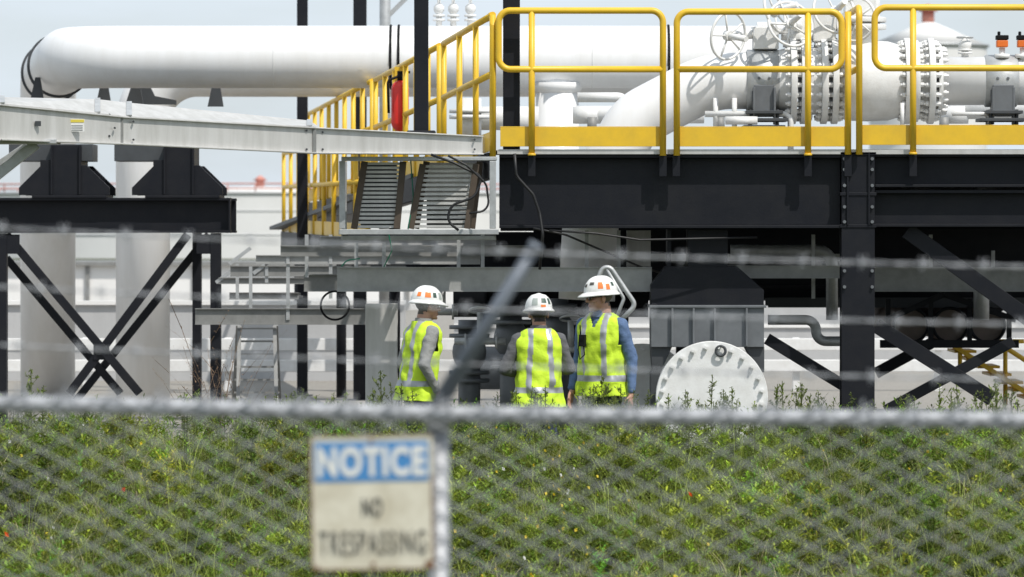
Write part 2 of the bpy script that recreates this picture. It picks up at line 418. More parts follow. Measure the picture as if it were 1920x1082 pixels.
tall=np.array(tall); tp=[proto_seed(0.6,300+i,80,6+i) for i in range(5)]
n=len(tall); V4,C4=instance(tp,tall[:,:3],rng.uniform(0,6.28,n),tall[:,3]/0.6,rng.normal(0,0.04,(n,2)),np.array([[0.17,0.21,0.06]])*rng.uniform(0.7,1.2,(n,1)))
Ps=scatter(380,-6,6,34,43,lambda x,y:1.0); n=len(Ps)
V6,C6=instance(tp,Ps,rng.uniform(0,6.28,n),rng.uniform(0.8,1.15,n),rng.normal(0,0.1,(n,2)),np.array([[0.21,0.26,0.07]])*rng.uniform(0.7,1.2,(n,1)))
dl=[]
for u,v,d in [(400,560,48.5),(412,600,48.7),(385,640,48.4),(425,650,48.9),(372,690,48.5),(440,690,48.3),(160,740,44),(20,745,44)]:
    p=at(u,v,d); dl.append((p.x,p.y,0,p.z))
dl=np.array(dl); dp=[proto_weed(0.8,26,5,400+i,0.035,0.006) for i in range(3)]
n=len(dl); V5,C5=instance(dp,dl[:,:3],rng.uniform(0,6.28,n),dl[:,3]/0.8,rng.normal(0,0.05,(n,2)),np.array([[0.30,0.20,0.13]])*rng.uniform(0.8,1.2,(n,1)))
quadmesh('weeds_and_grass',np.concatenate([V1,V2,V3,V4,V5,V6]),np.concatenate([C1,C2,C3,C4,C5,C6]),M['leaf'])
FV=[];FC=[]
def flower(p,s,c):
    for k in range(3):
        a=random.uniform(0,3.14);b=random.uniform(-.6,.6)
        e1=np.array([math.cos(a),math.sin(a),b])*s; e2=np.array([-math.sin(a)*.5,math.cos(a)*.5,1])*s
        for q in(-e1-e2,e1-e2,e1+e2,-e1+e2): FV.append(np.array(p)+q); FC.append(c)
for i in range(190):
    cx=random.choice([-5,-3.8,-0.3,0.1,0.5,0.3,3,4.5])+random.gauss(0,0.4); cy=random.uniform(36,43)
    z=gz(cx,cy)+random.uniform(0.40,0.60)
    flower((cx,cy,z),random.uniform(0.006,0.010),(0.75,0.6,0.05) if random.random()<.8 else (.7,.7,.65))
for (cx,cy) in [(1.32,39.5),(-3.2,43.2),(-2.9,39.8),(-3.6,38)]:
    flower((cx,cy,gz(cx,cy)+0.56),0.014,(0.8,0.15,0.02))
quadmesh('wild_flowers',np.array(FV),np.array(FC),M['leaf'])

# distant trees
r=np.random.default_rng(5); nT=9000
tx=r.uniform(-320,320,nT); ph=6+3*np.sin(tx*0.05)+2.5*np.sin(tx*0.23+1)
ty=980+r.normal(0,5,nT); tz=np.abs(r.random(nT)**0.6*ph)
V=[];C=[]
for i in range(nT):
    a=r.uniform(0,3.14); s=r.uniform(0.5,1.3); e1=np.array([math.cos(a),math.sin(a),r.uniform(-.5,.5)])*s; e2=np.array([0,r.uniform(-.5,.5),1])*s
    p=np.array([tx[i],ty[i],tz[i]]); V+= [p-e1-e2,p+e1-e2,p+e1+e2,p-e1+e2]; c=np.array([0.06,0.09,0.04])*r.uniform(0.6,1.3); C+=[c]*4
quadmesh('distant_trees',np.array(V),np.array(C),M['leaf'])

# ---------------------------------------------------------------- storage tanks / background
def tank(cx,cy,R,H,cone,name='storage_tank',vent=True,rail=True):
    G=group(name); b=MB(); b.cyl((cx,cy,0),(cx,cy,H),R,n=96,caps=False)
    b.build('shell',G,M['tank'])
    b=MB(); b.cyl((cx,cy,H),(cx,cy,H+cone),R*1.004,R*0.02,n=96,caps=True); b.build('roof',G,M['tank'])
    b=MB()
    for z in np.arange(1.8,H,1.8): b.torus((cx,cy,z),(0,0,1),R+0.01,0.05,96,6)
    b.torus((cx,cy,H-0.05),(0,0,1),R+0.05,0.1,96,6); b.build('rings',G,M['galv'])
    if rail:
        b=MB()
        for z in(0.3,0.66): b.torus((cx,cy,H+z),(0,0,1),R,0.06,96,5)
        for i in range(90):
            t=2*math.pi*i/90; b.cyl((cx+R*math.cos(t),cy+R*math.sin(t),H),(cx+R*math.cos(t),cy+R*math.sin(t),H+0.66),0.05,n=5)
        b.build('handrail',G,M['tankrail'])
    if vent:
        b=MB(); b.cyl((cx,cy,H+cone*0.9),(cx,cy,H+cone+0.5),0.35,n=16); b.cyl((cx,cy,H+cone+0.5),(cx,cy,H+cone+0.9),0.6,0.1,n=16); b.build('vent',G,M['tankrail'])
tank(-20.4,432,30,5.0,0.65)
tank(55,440,26,5.3,0.8,'storage_tank')
tank(23.4,300,3.3,12.6,1.4,'storage_tank',vent=True,rail=False)
G=group('site_building'); b=MB(); b.bb((-60,150,0),(14,156,1.25)); b.build('walls',G,M['tank'])
b=MB(); b.bb((-60.2,149.8,1.25),(14.2,156.2,1.36)); b.build('roof_edge',G,M['dgalv'])
b=MB(); 
for i in range(-19,5): b.bb((i*3.0,149.93,0.1),(i*3.0+0.12,149.99,1.24))
b.build('wall_ribs',G,M['dgalv'])
def cwall(x0,x1,y,h,name='concrete_wall'):
    G=group(name); b=MB(); b.bb((x0,y,0),(x1,y+0.25,h)); b.build('wall',G,M['conc'])
    b=MB(); b.bb((x0,y-0.06,h),(x1,y+0.3,h+0.06)); b.bb((x0,y-0.04,h*0.45),(x1,y-0.005,h*0.5)); b.build('coping',G,M['tank'])
cwall(-12,-1.6,80,1.15); 
cwall(-1.0,22,92,1.3)
G=group('crash_barrier'); b=MB()
for z in(0.28,0.58): b.bb((-9,75,z),(16,75.06,z+0.17))
for i in range(-4,9): b.bb((i*2.0-0.05,75.07,0),(i*2.0+0.05,75.17,0.76))
b.build('rails',G,M['white2'],0.01)

# ---------------------------------------------------------------- big white pipes
G=group('white_pipeline')
D=62; r1=0.362; zc=CAMH+321*D/1e4
xl=(129-960)*D/1e4
b=MB()
path=fillet([(2.9,D,zc),(xl,D,zc),(xl-0.85,69,zc-0.02),(-6.18,71,-0.05)],[0.72,0.8],18)
b.tube(path,r1,56); b.build('upper_pipe',G,M['white'])
b=MB(); D2=69; z2=CAMH+297*D2/1e4; x2=(268-960)*D2/1e4
path=fillet([(3.2,D2,z2),(x2,D2,z2),(x2,D2,-0.05)],0.70,16); b.tube(path,0.35,48); b.build('rear_pipe',G,M['white'])
b=MB(); xb=(1045-960)*D/1e4
b.cyl((xb,D,zc),(xb,D,0),0.25,n=44); b.tube([(xb,D,zc-0.30),(xb,D,zc-0.42)],[0.33,0.255],44)
b.build('branch_riser',G,M['white'])
b=MB()
for u in(733,748,1253): b.torus(((u-960)*D/1e4,D,zc),(1,0,0),r1+0.004,0.015,56,8)
b.build('clamp_bands',G,M['black2'])
b=MB()
for u in(515,870,1110): b.torus(((u-960)*D/1e4,D,zc),(1,0,0),r1-0.003,0.007,56,6)
b.build('weld_beads',G,M['white'])
b=MB(); p0=Vector((xl,D,zc)); d=(Vector((xl-0.85,69,zc-0.02))-p0).normalized()
for k in(3.0,5.6): b.cyl(p0+d*k,p0+d*(k+0.12),r1+0.03,n=48)
b.build('strap',G,M['dgrey'])
def small_valve(x,y,z,h,name='small_valve'):
    G=group(name); b=MB()
    b.cyl((x,y,z),(x,y,z+h*0.45),0.035,n=16); b.cyl((x,y,z+h*0.18),(x,y,z+h*0.24),0.07,n=16); b.cyl((x,y,z+h*0.30),(x,y,z+h*0.36),0.07,n=16)
    b.ell((x,y,z+h*0.52),(0.06,0.06,0.07)); b.cyl((x,y,z+h*0.55),(x,y,z+h*0.8),0.02,n=10)
    b.cyl((x-0.06,y,z+h*0.52),(x+0.06,y,z+h*0.52),0.03,n=12)
    b.build('body',G,M['white2']); b=MB()
    b.torus((x,y,z+h*0.82),(0,0,1),0.075,0.01,20,6); 
    for a in(0,1.05,2.1): b.cyl((x-0.07*math.cos(a),y-0.07*math.sin(a),z+h*0.82),(x+0.07*math.cos(a),y+0.07*math.sin(a),z+h*0.82),0.006,n=6)
    b.build('handwheel',G,M['galv'])
for u in(823,850,882): small_valve((u-960)*D/1e4,D,zc+r1-0.02,0.42)
small_valve((1808-960)/192,52,3.735+0.22,0.25)

# ---------------------------------------------------------------- process piping and valves on the deck
y=52; za=3.735
def X(u,d=52): return (u-960)*d/10000
def Z(v,d=52): return CAMH+(428-v)*d/10000
G=group('valve_station')
b=MB()
path=fillet([(X(1485),y,za),(X(1330),y,za),(X(1190),y,za-0.38),(X(1110),y,2.62),(X(1100),y,1.6)],[0.9,0.5,0.5],12)
b.tube(path,0.275,44); b.build('elbow_pipe',G,M['white'])
b=MB(); b.cyl((X(1755),y,za),(X(2300),y,za),0.235,n=44); b.build('outlet_pipe',G,M['white'])
def flange(b,x,w,R,nb=24,br=0.02):
    b.cyl((x,y,za),(x+w,y,za),R,n=56)
    for i in range(nb):
        t=2*math.pi*(i+.5)/nb; cy_,cz_=y+math.cos(t)*(R-0.045),za+math.sin(t)*(R-0.045)
        b.cyl((x-0.055,cy_,cz_),(x+w+0.055,cy_,cz_),0.014,n=8)
        b.cyl((x-0.035,cy_,cz_),(x-0.002,cy_,cz_),0.026,n=6); b.cyl((x+w+0.002,cy_,cz_),(x+w+0.035,cy_,cz_),0.026,n=6)
b=MB()
flange(b,X(1480),0.06,0.42); flange(b,X(1500),0.06,0.42)
flange(b,X(1538),0.06,0.42); flange(b,X(1558),0.06,0.42)
flange(b,X(1694),0.06,0.42); flange(b,X(1712),0.045,0.40)
flange(b,X(1738),0.06,0.42); flange(b,X(1756),0.04,0.36)
b.build('flanges',G,M['white2'],0.004)
b=MB()
b.tube([(X(1400),y,za),(X(1450),y,za),(X(1480),y,za)],[0.277,0.29,0.33],44)
b.cyl((X(1512),y,za),(X(1540),y,za),0.33,n=44)
b.tube([(X(1570),y,za),(X(1585),y,za),(X(1625),y,za),(X(1665),y,za),(X(1694),y,za)],[0.33,0.385,0.395,0.385,0.34],48)
b.cyl((X(1722),y,za),(X(1740),y,za),0.30,n=44)
b.cyl((X(1612),y,za+0.3),(X(1612),y,za+0.62),0.17,n=28); b.cyl((X(1612),y,za+0.5),(X(1612),y,za+0.55),0.26,n=28); b.cyl((X(1612),y,za+0.57),(X(1612),y,za+0.62),0.26,n=28)
b.box((X(1612),y,za+0.82),(0.30,0.3,0.38))
b.cyl((X(1500),y+0.1,za+0.25),(X(1500),y+0.1,za+0.7),0.10,n=24); b.cyl((X(1440),y+0.1,za+0.2),(X(1440),y+0.1,za+0.55),0.08,n=24)
b.cyl((X(1420),y+0.1,za+0.52),(X(1640),y+0.1,za+0.52),0.06,n=20); b.cyl((X(1440),y+0.1,za+0.48),(X(1440),y+0.1,za+0.53),0.16,n=20); b.cyl((X(1500),y+0.1,za+0.40),(X(1500),y+0.1,za+0.46),0.18,n=20)
b.cyl((X(1640),y+.1,za+0.52),(X(1640),y+.1,za+0.95),0.06,n=20)
b.build('valve_bodies',G,M['white2'],0.006)
def handwheel(G,c,axis,R,k=5):
    b=MB(); c=Vector(c); z=Vector(axis).normalized(); b.torus(c,z,R,0.014,40,8)
    a=Vector((0,0,1)) if abs(z.z)<0.9 else Vector((1,0,0)); x=z.cross(a).normalized(); yy=z.cross(x)
    for i in range(k):
        t=2*math.pi*i/k; b.cyl(c,c+(x*math.cos(t)+yy*math.sin(t))*R,0.010,n=8)
    b.cyl(c-z*0.05,c+z*0.25,0.03,n=12); b.cyl(c-z*0.03,c+z*0.03,0.05,n=14); b.build('handwheel',G,M['white2'])
handwheel(G,(X(1362),51.6,Z(70)),(0.65,-0.7,-.15),0.23)
handwheel(G,(X(1478),51.6,Z(48)),(0.3,-0.75,.3),0.23)
handwheel(G,(X(1450),51.7,Z(25)),(0.9,-0.5,.3),0.20)
handwheel(G,(X(1560),51.6,Z(25)),(0.35,-0.85,.35),0.22)
handwheel(G,(X(1600),51.6,Z(40)),(-0.5,-0.75,.1),0.21)
b=MB(); b.cyl((X(1362),51.7,Z(70)),(X(1440),52.1,Z(60)),0.05,n=16); b.box((X(1435),52.0,Z(72)),(0.25,0.25,0.22)); b.box((X(1545),52.0,Z(50)),(0.22,0.25,0.3)); b.cyl((X(1478),51.7,Z(48)),(X(1500),52.1,Z(50)),0.05,n=16)
b.build('gearboxes',G,M['white2'],0.01)
b=MB()
b.tube(fillet([(X(1320),51.75,Z(215)),(X(1480),51.75,Z(215)),(X(1480),51.75,Z(300))],0.08),0.03,12)
b.tube(fillet([(X(1085),53,Z(178)),(X(1180),53,Z(178)),(X(1180),53,Z(240))],0.1),0.05,14)
b.tube(fillet([(X(1780),51.7,Z(215)),(X(1850),51.7,Z(215)),(X(1850),51.7,Z(240))],0.06),0.02,12)
for u in(1340,1375): b.cyl((X(u),51.75,Z(185)),(X(u),51.75,Z(240)),0.025,n=12)
b.cyl((X(1686),51.6,Z(195)),(X(1686),51.6,Z(240)),0.02,n=12)
b.build('instrument_lines',G,M['white2'])
def pipe_clamp(u,R):
    G=group('pipe_clamp'); x=X(u); b=MB()
    b.tube([(x-0.16,y,za),(x-0.15,y,za),(x+0.15,y,za),(x+0.16,y,za)],[R+0.002,R+0.02,R+0.02,R+0.002],40,caps=False)
    b.build('strap',G,M['galv']); b=MB()
    b.box((x,y-R*0.95,za-0.06),(0.24,0.03,0.30)); 
    for k in(-1,1): b.box((x+k*0.10,y-R*0.9-0.04,Z(200)),(0.02,0.16,0.36)); 
    for k in(-1,1):
        for zz in(0.02,-0.16): b.cyl((x+k*0.05,y-R-0.03,za+zz),(x+k*0.05,y-R+0.03,za+zz),0.015,n=8)
    b.box((x,y-0.15,Z(190)),(0.20,0.35,0.30))
    b.build('bracket',G,M['grey'],0.004)
    b=MB(); b.box((x,y-0.12,Z(206)-0.03),(0.36,0.6,0.03)); b.box((x,y-0.12,Z(222)-0.02),(0.46,0.6,0.03)); b.box((x,y-0.12,Z(238)-0.02),(0.4,0.62,0.06)); 
    for k in(-1,1): b.box((x+k*0.13,y-0.15,Z(222)),(0.025,0.4,0.16))
    b.build('base',G,M['dgrey'],0.003)
pipe_clamp(1430,0.285); pipe_clamp(1876,0.235)
G=group('junction_instrument')
b=MB(); 
for u in(1877,1916,1950):
    b.cyl((X(u),51.9,za+0.2),(X(u),51.9,za+0.32),0.03,n=14); b.cyl((X(u),51.9,za+0.22),(X(u),51.9,za+0.26),0.075,n=18)
b.build('stems',G,M['white2']); b=MB()
for u in(1877,1916,1950): b.box((X(u),51.9,za+0.36),(0.11,0.12,0.07))
b.build('housings',G,M['orange'],0.01); b=MB()
for u in(1877,1916,1950): b.box((X(u),51.9,za+0.42),(0.12,0.13,0.045)); b.cyl((X(u)-.03,51.9,za+0.44),(X(u)-.03,51.9,za+0.48),0.015,n=8)
b.build('caps',G,M['black2'],0.008)
G=group('deck_pipework'); b=MB()
for (u0,u1,v,dd,rr) in [(1080,1320,215,54,0.09),(1780,2250,205,54,0.1),(880,1010,222,54,.12),(1360,1420,226,51.6,.04)]:
    b.cyl(at(u0,v,dd),at(u1,v,dd),rr,n=24)
for u in(1100,1250,1790,1990): b.cyl(at(u,200,54),at(u,232,54),0.14,n=20)
b.cyl(at(880,185,53),at(880,262,53),0.12,n=24); b.cyl(at(880,205,53),at(880,212,53),0.2,n=24); b.cyl(at(880,216,53),at(880,223,53),0.2,n=24)
b.build('pipes',G,M['white2'])
b=MB()
for u in(1110,1240,1350,1770,1960): b.cyl(at(u,220,53.8),at(u,250,53.8),0.05,n=10)
b.build('stands',G,M['dgalv'])

# ---------------------------------------------------------------- steel platform
G=group('steel_platform')
F=50.0
zt=at(0,290,F).z; zb=at(0,428,F).z
b=MB()
x0=at(936,0,F).x; xc0=at(1578,0,F).x; xc1=at(1640,0,F).x; xr=at(2350,0,F).x
b.ibeam((x0,F+0.13,(zt+zb)/2),(xc0-0.004,F+0.13,(zt+zb)/2),0.26,zt-zb,0.03,0.02)
b.ibeam((xc1+0.004,F+0.13,at(0,320,F).z),(xr,F+0.13,at(0,320,F).z),0.26,0.31,0.025,0.02)
b.ibeam((xc1+0.004,F+0.15,at(0,391,F).z),(xr,F+0.15,at(0,391,F).z),0.24,0.345,0.03,0.02)
b.build('front_girders',G,M['black'],0.004)
b=MB()
def col(u,w,d,z0=-0.05,z1=zt,dep=0.3):
    c=at(u,0,d).x; b.bb((c-w/2,d,z0),(c+w/2,d+0.025,z1)); b.bb((c-w/2,d+dep-0.025,z0),(c+w/2,d+dep,z1)); b.bb((c-0.012,d+0.026,z0),(c+0.012,d+dep-0.026,z1))
col(1609,0.31,F-0.02); col(2240,0.31,F-0.02,z1=zb)
for u in(1295,1609,2240): col(u,0.3,57,0,2.9)
for u in(1295,1609,2240): col(u,0.3,64,0,2.9)
cx=at(1327,0,F).x
b.bb((cx-0.37,F+0.3,at(0,500,F).z),(cx-0.335,F+0.8,zb-0.01)) ; b.bb((cx-0.18,F+0.3,at(0,500,F).z),(cx+0.20,F+0.7,zb-0.01))
b.prism([(at(u,0,F).x,at(0,v,F).z) for u,v in [(1222,575),(1222,535),(1250,500),(1385,500),(1435,545),(1435,575)]],F+0.3,F+0.8)
c=at(1609,0,F).x
b.bb((c-0.25,F-0.15,0.0),(c+0.25,F+0.45,0.04))
for zz in(3.0,2.62,2.32): b.bb((c-0.17,F-0.03,zz-0.015),(c+0.17,F+0.32,zz+0.015))
for k in(-1,1): b.bb((c+k*0.10-0.008,F-0.045,2.33),(c+k*0.10+0.008,F-0.021,3.0))
b.build('columns',G,M['black'],0.003)
b=MB()
for u in np.arange(960,2350,125):
    x=at(u,0,F).x; b.ibeam((x,F+0.28,2.78),(x,66,2.78),0.2,0.42,0.02,0.014)
for d in(55.5,60,66):
    b.ibeam((x0,d,2.45),(xr,d,2.45),0.22,0.36,0.02,0.014)
b.ibeam((at(1000,0,56).x,56,1.98),(at(2100,0,56).x,56,1.98),0.3,0.62,0.03,0.02)
b.ibeam((at(1215,0,59).x,59,1.75),(at(2100,0,59).x,59,1.75),0.3,0.5,0.03,0.02)
b.ibeam((at(640,0,58).x,58,2.05),(at(1215,0,58).x,58,2.05),0.3,0.42,0.03,0.02)
b.build('cross_beams',G,M['black'])
b=MB(); b.bb((x0,F+0.02,zt+0.012),(xr,66,zt+0.05)); b.build('deck_grating',G,M['dgalv'])
b=MB(); b.bb((x0-0.02,F-0.03,zt+0.002),(xr,F+0.018,zt+0.048)); b.build('deck_edge',G,M['alu'],0.003)
b=MB()
def br(u0,v0,u1,v1,d,w=0.13): b.beam(at(u0,v0,d),at(u1,v1,d),w,0.05,(0,1,0)); 
br(1700,432,1960,620,50.2,0.15); br(1438,635,1580,722,50.6,0.11); br(1642,610,1860,748,50.3,0.14); br(1900,640,1660,770,50.45,0.10)
br(1642,700,1900,560,57.2,0.12)
b.build('bracing',G,M['black'],0.003)
b=MB()
for zz in(2.36,2.5,2.7,2.85,2.95,1.9,1.75):
    for k in(-1,1): b.cyl((c+k*0.13,F-0.045,zz),(c+k*0.13,F-0.02,zz),0.016,n=8)
b.build('bolts',G,M['grey'])
b=MB()
for u in(997,1243,1268,1515,1590,1712,1975): b.box(at(u,311,F-0.035),(0.07,0.03,0.20))
b.build('post_brackets',G,M['black'],0.003)

G=group('pipe_saddle')
b=MB(); a=at(1222,578,F);c2=at(1435,652,F); b.bb((a.x,F+0.25,c2.z),(c2.x,F+0.85,a.z)); 
b.bb((a.x-0.02,F+0.22,a.z),(c2.x+0.02,F+0.88,a.z+0.025))
for u in(1260,1300,1340,1400): b.bb((at(u,0,F).x,F+0.20,c2.z+0.01),(at(u,0,F).x+0.02,F+0.248,a.z-0.005))
b.build('box',G,M['grey'],0.004)
b=MB(); 
for u in(1225,1432): b.prism([(at(uu,0,F).x,at(0,vv,F).z) for uu,vv in ([(1222,652),(1262,652),(1240,700),(1225,700)] if u==1225 else [(1400,652),(1436,652),(1436,700),(1425,700)])],F+0.3,F+0.8)
b.prism([(at(uu,0,F).x,at(0,vv,F).z) for uu,vv in [(1222,700),(1240,700),(1240,888),(1222,888)]],F+0.3,F+0.8)
b.build('legs',G,M['dgrey'],0.004)
G=group('blind_flange')
fc=at(1335,745,F); R=sx(105,F)
b=MB(); b.cyl((fc.x,F+0.0,fc.z),(fc.x,F+0.06,fc.z),R,n=72); b.cyl((fc.x,F+0.085,fc.z),(fc.x,F+0.15,fc.z),R,n=72); b.cyl((fc.x,F+0.06,fc.z),(fc.x,F+0.085,fc.z),R*0.8,n=60)
b.cyl((fc.x,F+0.15,fc.z),(fc.x,F+2.5,fc.z),0.40,n=48); b.build('flange',G,M['white2'],0.006)
b=MB()
for i in range(24):
    t=2*math.pi*(i+.5)/24; px_,pz=fc.x+math.cos(t)*(R-0.055),fc.z+math.sin(t)*(R-0.055)
    b.cyl((px_,F-0.03,pz),(px_,F-0.001,pz),0.024,n=6); b.cyl((px_,F-0.05,pz),(px_,F-0.031,pz),0.013,n=8)
b.build('bolts',G,M['white2'])
b=MB(); b.torus((fc.x+0.08,F-0.04,fc.z+R-0.09),(0,1,0),0.045,0.013,20,8); b.build('lifting_eye',G,M['dgrey'])
G=group('blind_flange'); 
b=MB(); f2=at(1205,740,52.5); b.cyl((f2.x,52.5,f2.z),(f2.x,52.56,f2.z),0.5,n=64); b.cyl((f2.x,52.58,f2.z),(f2.x,52.64,f2.z),0.5,n=64); b.cyl((f2.x,52.64,f2.z),(f2.x,55,f2.z),0.38,n=40)
for i in range(24):
    t=2*math.pi*i/24; b.cyl((f2.x+math.cos(t)*.45,52.46,f2.z+math.sin(t)*.45),(f2.x+math.cos(t)*.45,52.499,f2.z+math.sin(t)*.45),0.022,n=6)
b.build('flange',G,M['white2'],0.005)

# ---------------------------------------------------------------- yellow guard rails
def P(u,v,d=F-0.09): return at(u,v,d)
rr=0.031
def railobj(paths,posts,toes,fr=0.11):
    G=group('guard_rail'); b=MB()
    for p in paths: b.tube(fillet(p,fr,8),rr,14)
    b.build('rails',G,M['yellow']); b=MB()
    for p0,p1 in posts: b.cyl(p0,p1,rr*0.98,n=14); b.cyl(Vector(p1),Vector(p1)+Vector((0,0,0.02)),rr*1.25,n=14)
    b.build('posts',G,M['yellow'])
    if toes:
        b=MB()
        for p0,p1 in toes: b.bb((p0.x,F-0.055,p1.z),(p1.x,F-0.045,p0.z)); b.bb((p0.x,F-0.055,p0.z+0.001),(p1.x,F-0.02,p0.z+0.008))
        b.build('toe_board',G,M['yellow'],0.002)
railobj([[P(1243,292),P(1243,20),P(935,20),P(935,130),P(1243,130)]],[(P(997,22),P(997,292))],[(at(938,239,F),at(1249,275,F))])
railobj([[P(1269,292),P(1269,22),P(1578,22),P(1578,130),P(1269,130)]],[(P(1515,24),P(1515,292))],[(at(1265,239,F),at(1585,275,F))])
railobj([[P(2210,128),P(1640,128),P(1640,14),P(2210,14)]],[(P(1712,16),P(1712,290)),(P(1975,16),P(1975,290)),(P(2205,16),P(2205,290))],[(at(1616,236,F),at(2210,272,F))])
xx=P(1611,0).x
railobj([[(xx,F-0.09,P(0,290).z),(xx,F-0.09,P(0,14).z),(xx,F+1.6,P(0,14).z),(xx,F+1.6,P(0,240).z)],[(xx,F-0.09,P(0,128).z),(xx,F+1.6,P(0,128).z)],
         [P(1590,290,F-0.05),P(1590,22,F-0.05)]],[],[])
def run_rail(t0,t1,h0,h1,n,toe=True,second=None):
    G=group('stair_railing'); b=MB(); t0=Vector(t0);t1=Vector(t1)
    for f in(0,0.43): 
        o0=Vector((0,0,-h0*f));o1=Vector((0,0,-h1*f)); b.cyl(t0+o0,t1+o1,rr,n=12)
    b.build('rails',G,M['yellow']); b=MB()
    for i in range(n+1):
        f=i/n; p=t0.lerp(t1,f); h=h0+(h1-h0)*f; b.cyl(p,p-Vector((0,0,h*1.04)),rr*1.0,n=10)
    b.build('posts',G,M['yellow']); b=MB()
    b.beam(t0-Vector((0,0,h0*0.92)),t1-Vector((0,0,h1*0.92)),0.012,0.18); b.build('toe_board',G,M['yellow'])
    b=MB(); b.beam(t0-Vector((0.02,0,h0*1.10)),t1-Vector((0.02,0,h1*1.10)),0.05,0.24); b.build('stringer',G,M['black'])
run_rail(at(924,28,49.95),at(832,82,53.3),1.28,1.25,3)
run_rail(at(824,86,53.6),at(704,150,60.5),1.25,1.25,6)
run_rail(at(698,152,61.2),at(578,214,78),1.25,1.3,8)
run_rail(at(690,258,60),at(532,288,82),1.15,1.2,9)
G=group('stair_railing'); b=MB()
b.tube(fillet([at(924,285,49.95),at(924,26,49.95),at(912,36,50.4)],0.1),rr,12); b.build('end_post',G,M['yellow'])
G=group('walkway'); b=MB()
b.beam(at(850,330,56),at(560,428,82),0.9,0.05); b.build('treads',G,M['dgrey'])
b=MB(); 
for u,v,d in[(560,440,82),(640,420,72),(740,400,64)]: b.cyl(at(u,v,d),(at(u,v,d).x,d,0),0.07,n=10)
b.build('legs',G,M['black'])
G=group('yellow_stairs'); b=MB()
for dd in(58,59): 
    b.beam(at(1775,640,dd),at(1960,760,dd),0.05,0.1,(0,1,0)); b.cyl(at(1790,590,dd),at(1960,700,dd),0.028,n=10)
for u,v in((1800,610),(1885,640),(1940,690)): b.cyl(at(u,v,58),at(u,v+75,58),0.025,n=10)
b.cyl(at(1840,640,58),at(1920,640,58),0.025,n=10); b.cyl(at(1885,640,58.3),at(1885,760,58.3),0.025,n=10)
for i in range(8):
    p=at(1780+i*22,645+i*14.5,58); b.box((p.x+0.05,58.5,p.z),(0.24,0.95,0.03))
b.build('stair_frame',G,M['yellow'])

def mast(u,w,d,z0,z1):
    G=group('steel_mast'); c=at(u,0,d).x; b=MB()
    b.bb((c-w/2,d-w/2,z0),(c+w/2,d+w/2,z1)); b.bb((c-w,d-w,z0-0.02),(c+w,d+w,z0+0.02)); b.build('shaft',G,M['black'],0.012)
mast(567,0.145,73,0,8.5); mast(675,0.175,71,0,8.5); mast(790,0.135,50.3,3.2,7.3); mast(959,0.16,50.16,zt+0.02,7.5)
G=group('lamp_pole'); b=MB(); c=at(722,0,74); b.cyl((c.x,74,0),(c.x,74,9),0.09,0.07,n=14); b.beam((c.x,74,5.2),(c.x+1.0,74,6.2),0.06,0.06); b.build('pole',G,M['galv'])

G=group('fire_extinguisher'); ed=57.2; e=at(750,195,ed); b=MB(); b.capsule((e.x,ed,e.z-0.20),0.095,(e.x,ed,e.z+0.16),0.095,24); b.build('cylinder',G,M['red'])
b=MB(); b.cyl((e.x,ed,e.z+0.25),(e.x,ed,e.z+0.33),0.03,n=12); b.box((e.x+0.04,ed,e.z+0.34),(0.14,0.03,0.025)); b.tube(fillet([(e.x,ed-.03,e.z+0.3),(e.x-0.13,ed-.05,e.z+0.25),(e.x-0.12,ed-.06,e.z-0.1)],0.05),0.014,8); b.build('valve_and_hose',G,M['black2'])
b=MB(); b.box((e.x,ed+.12,e.z-0.1),(0.12,0.04,1.0)); b.build('bracket',G,M['yellow'])

# ---------------------------------------------------------------- west pipe support frame
G=group('pipe_support_frame'); d=60.5
def Q(u,v,dd=d): return at(u,v,dd)
b=MB()
a=Q(-260,371);e=Q(432,437)
b.ibeam((a.x,d+0.14,(a.z+e.z)/2),(e.x,d+0.14,(a.z+e.z)/2),0.28,a.z-e.z,0.03,0.02)
b.bb((e.x-0.02,d+0.001,e.z+0.031),(e.x,d+0.12,a.z-0.031))
b.ibeam((a.x,d+1.3,(a.z+e.z)/2),(e.x,d+1.3,(a.z+e.z)/2),0.28,a.z-e.z,0.03,0.02)
for u in(-220,2,404):
    c=Q(u,0).x; b.bb((c-0.055,d+0.02,-0.02),(c+0.055,d+0.25,e.z-0.002)); b.bb((c-0.060,d+0.01,0),(c+0.060,d+0.019,e.z-0.01))
c=Q(357,0).x; b.bb((c-0.05,d+1.2,-0.02),(c+0.05,d+1.4,e.z-0.002)); b.bb((Q(-40,0).x,d+1.2,-0.02),(Q(-25,0).x,d+1.4,e.z-0.002))
def br2(u0,v0,u1,v1,dd,w=0.095): b.beam(Q(u0,v0,dd),Q(u1,v1,dd),w,0.04,(0,1,0))
br2(12,440,262,738,d+0.06); br2(352,440,130,738,d+0.11); br2(12,484,226,738,d+1.25,0.09); br2(392,440,142,752,d+1.30,0.09)
b.box(Q(190,660,d+0.085),(0.18,0.02,0.18)); b.box(Q(22,458,d+0.03),(0.18,0.02,0.22)); b.box(Q(385,458,d+0.03),(0.2,0.02,0.22))
b.build('frame',G,M['black'],0.003)
b=MB()
for c0 in(0,212):
    poly=[(35,366),(35,352),(75,312),(75,300),(95,300),(95,272),(152,272),(152,310),(162,310),(205,352),(205,366)]
    b.prism([(Q(u+c0,0).x,Q(0,v).z) for u,v in poly],d+0.02,d+0.10)
    b.prism([(Q(u+c0,0).x,Q(0,v).z) for u,v in poly],d+0.9,d+0.98)
    b.bb((Q(60+c0,0).x,d-0.02,Q(0,371).z),(Q(200+c0,0).x,d+1.0,Q(0,366).z))
    for u in(95,148): b.bb((Q(u+c0,0).x,d-0.015,Q(0,365).z),(Q(u+c0,0).x+0.02,d+0.9,Q(0,272).z))
b.build('saddles',G,M['black'],0.003)
b=MB()
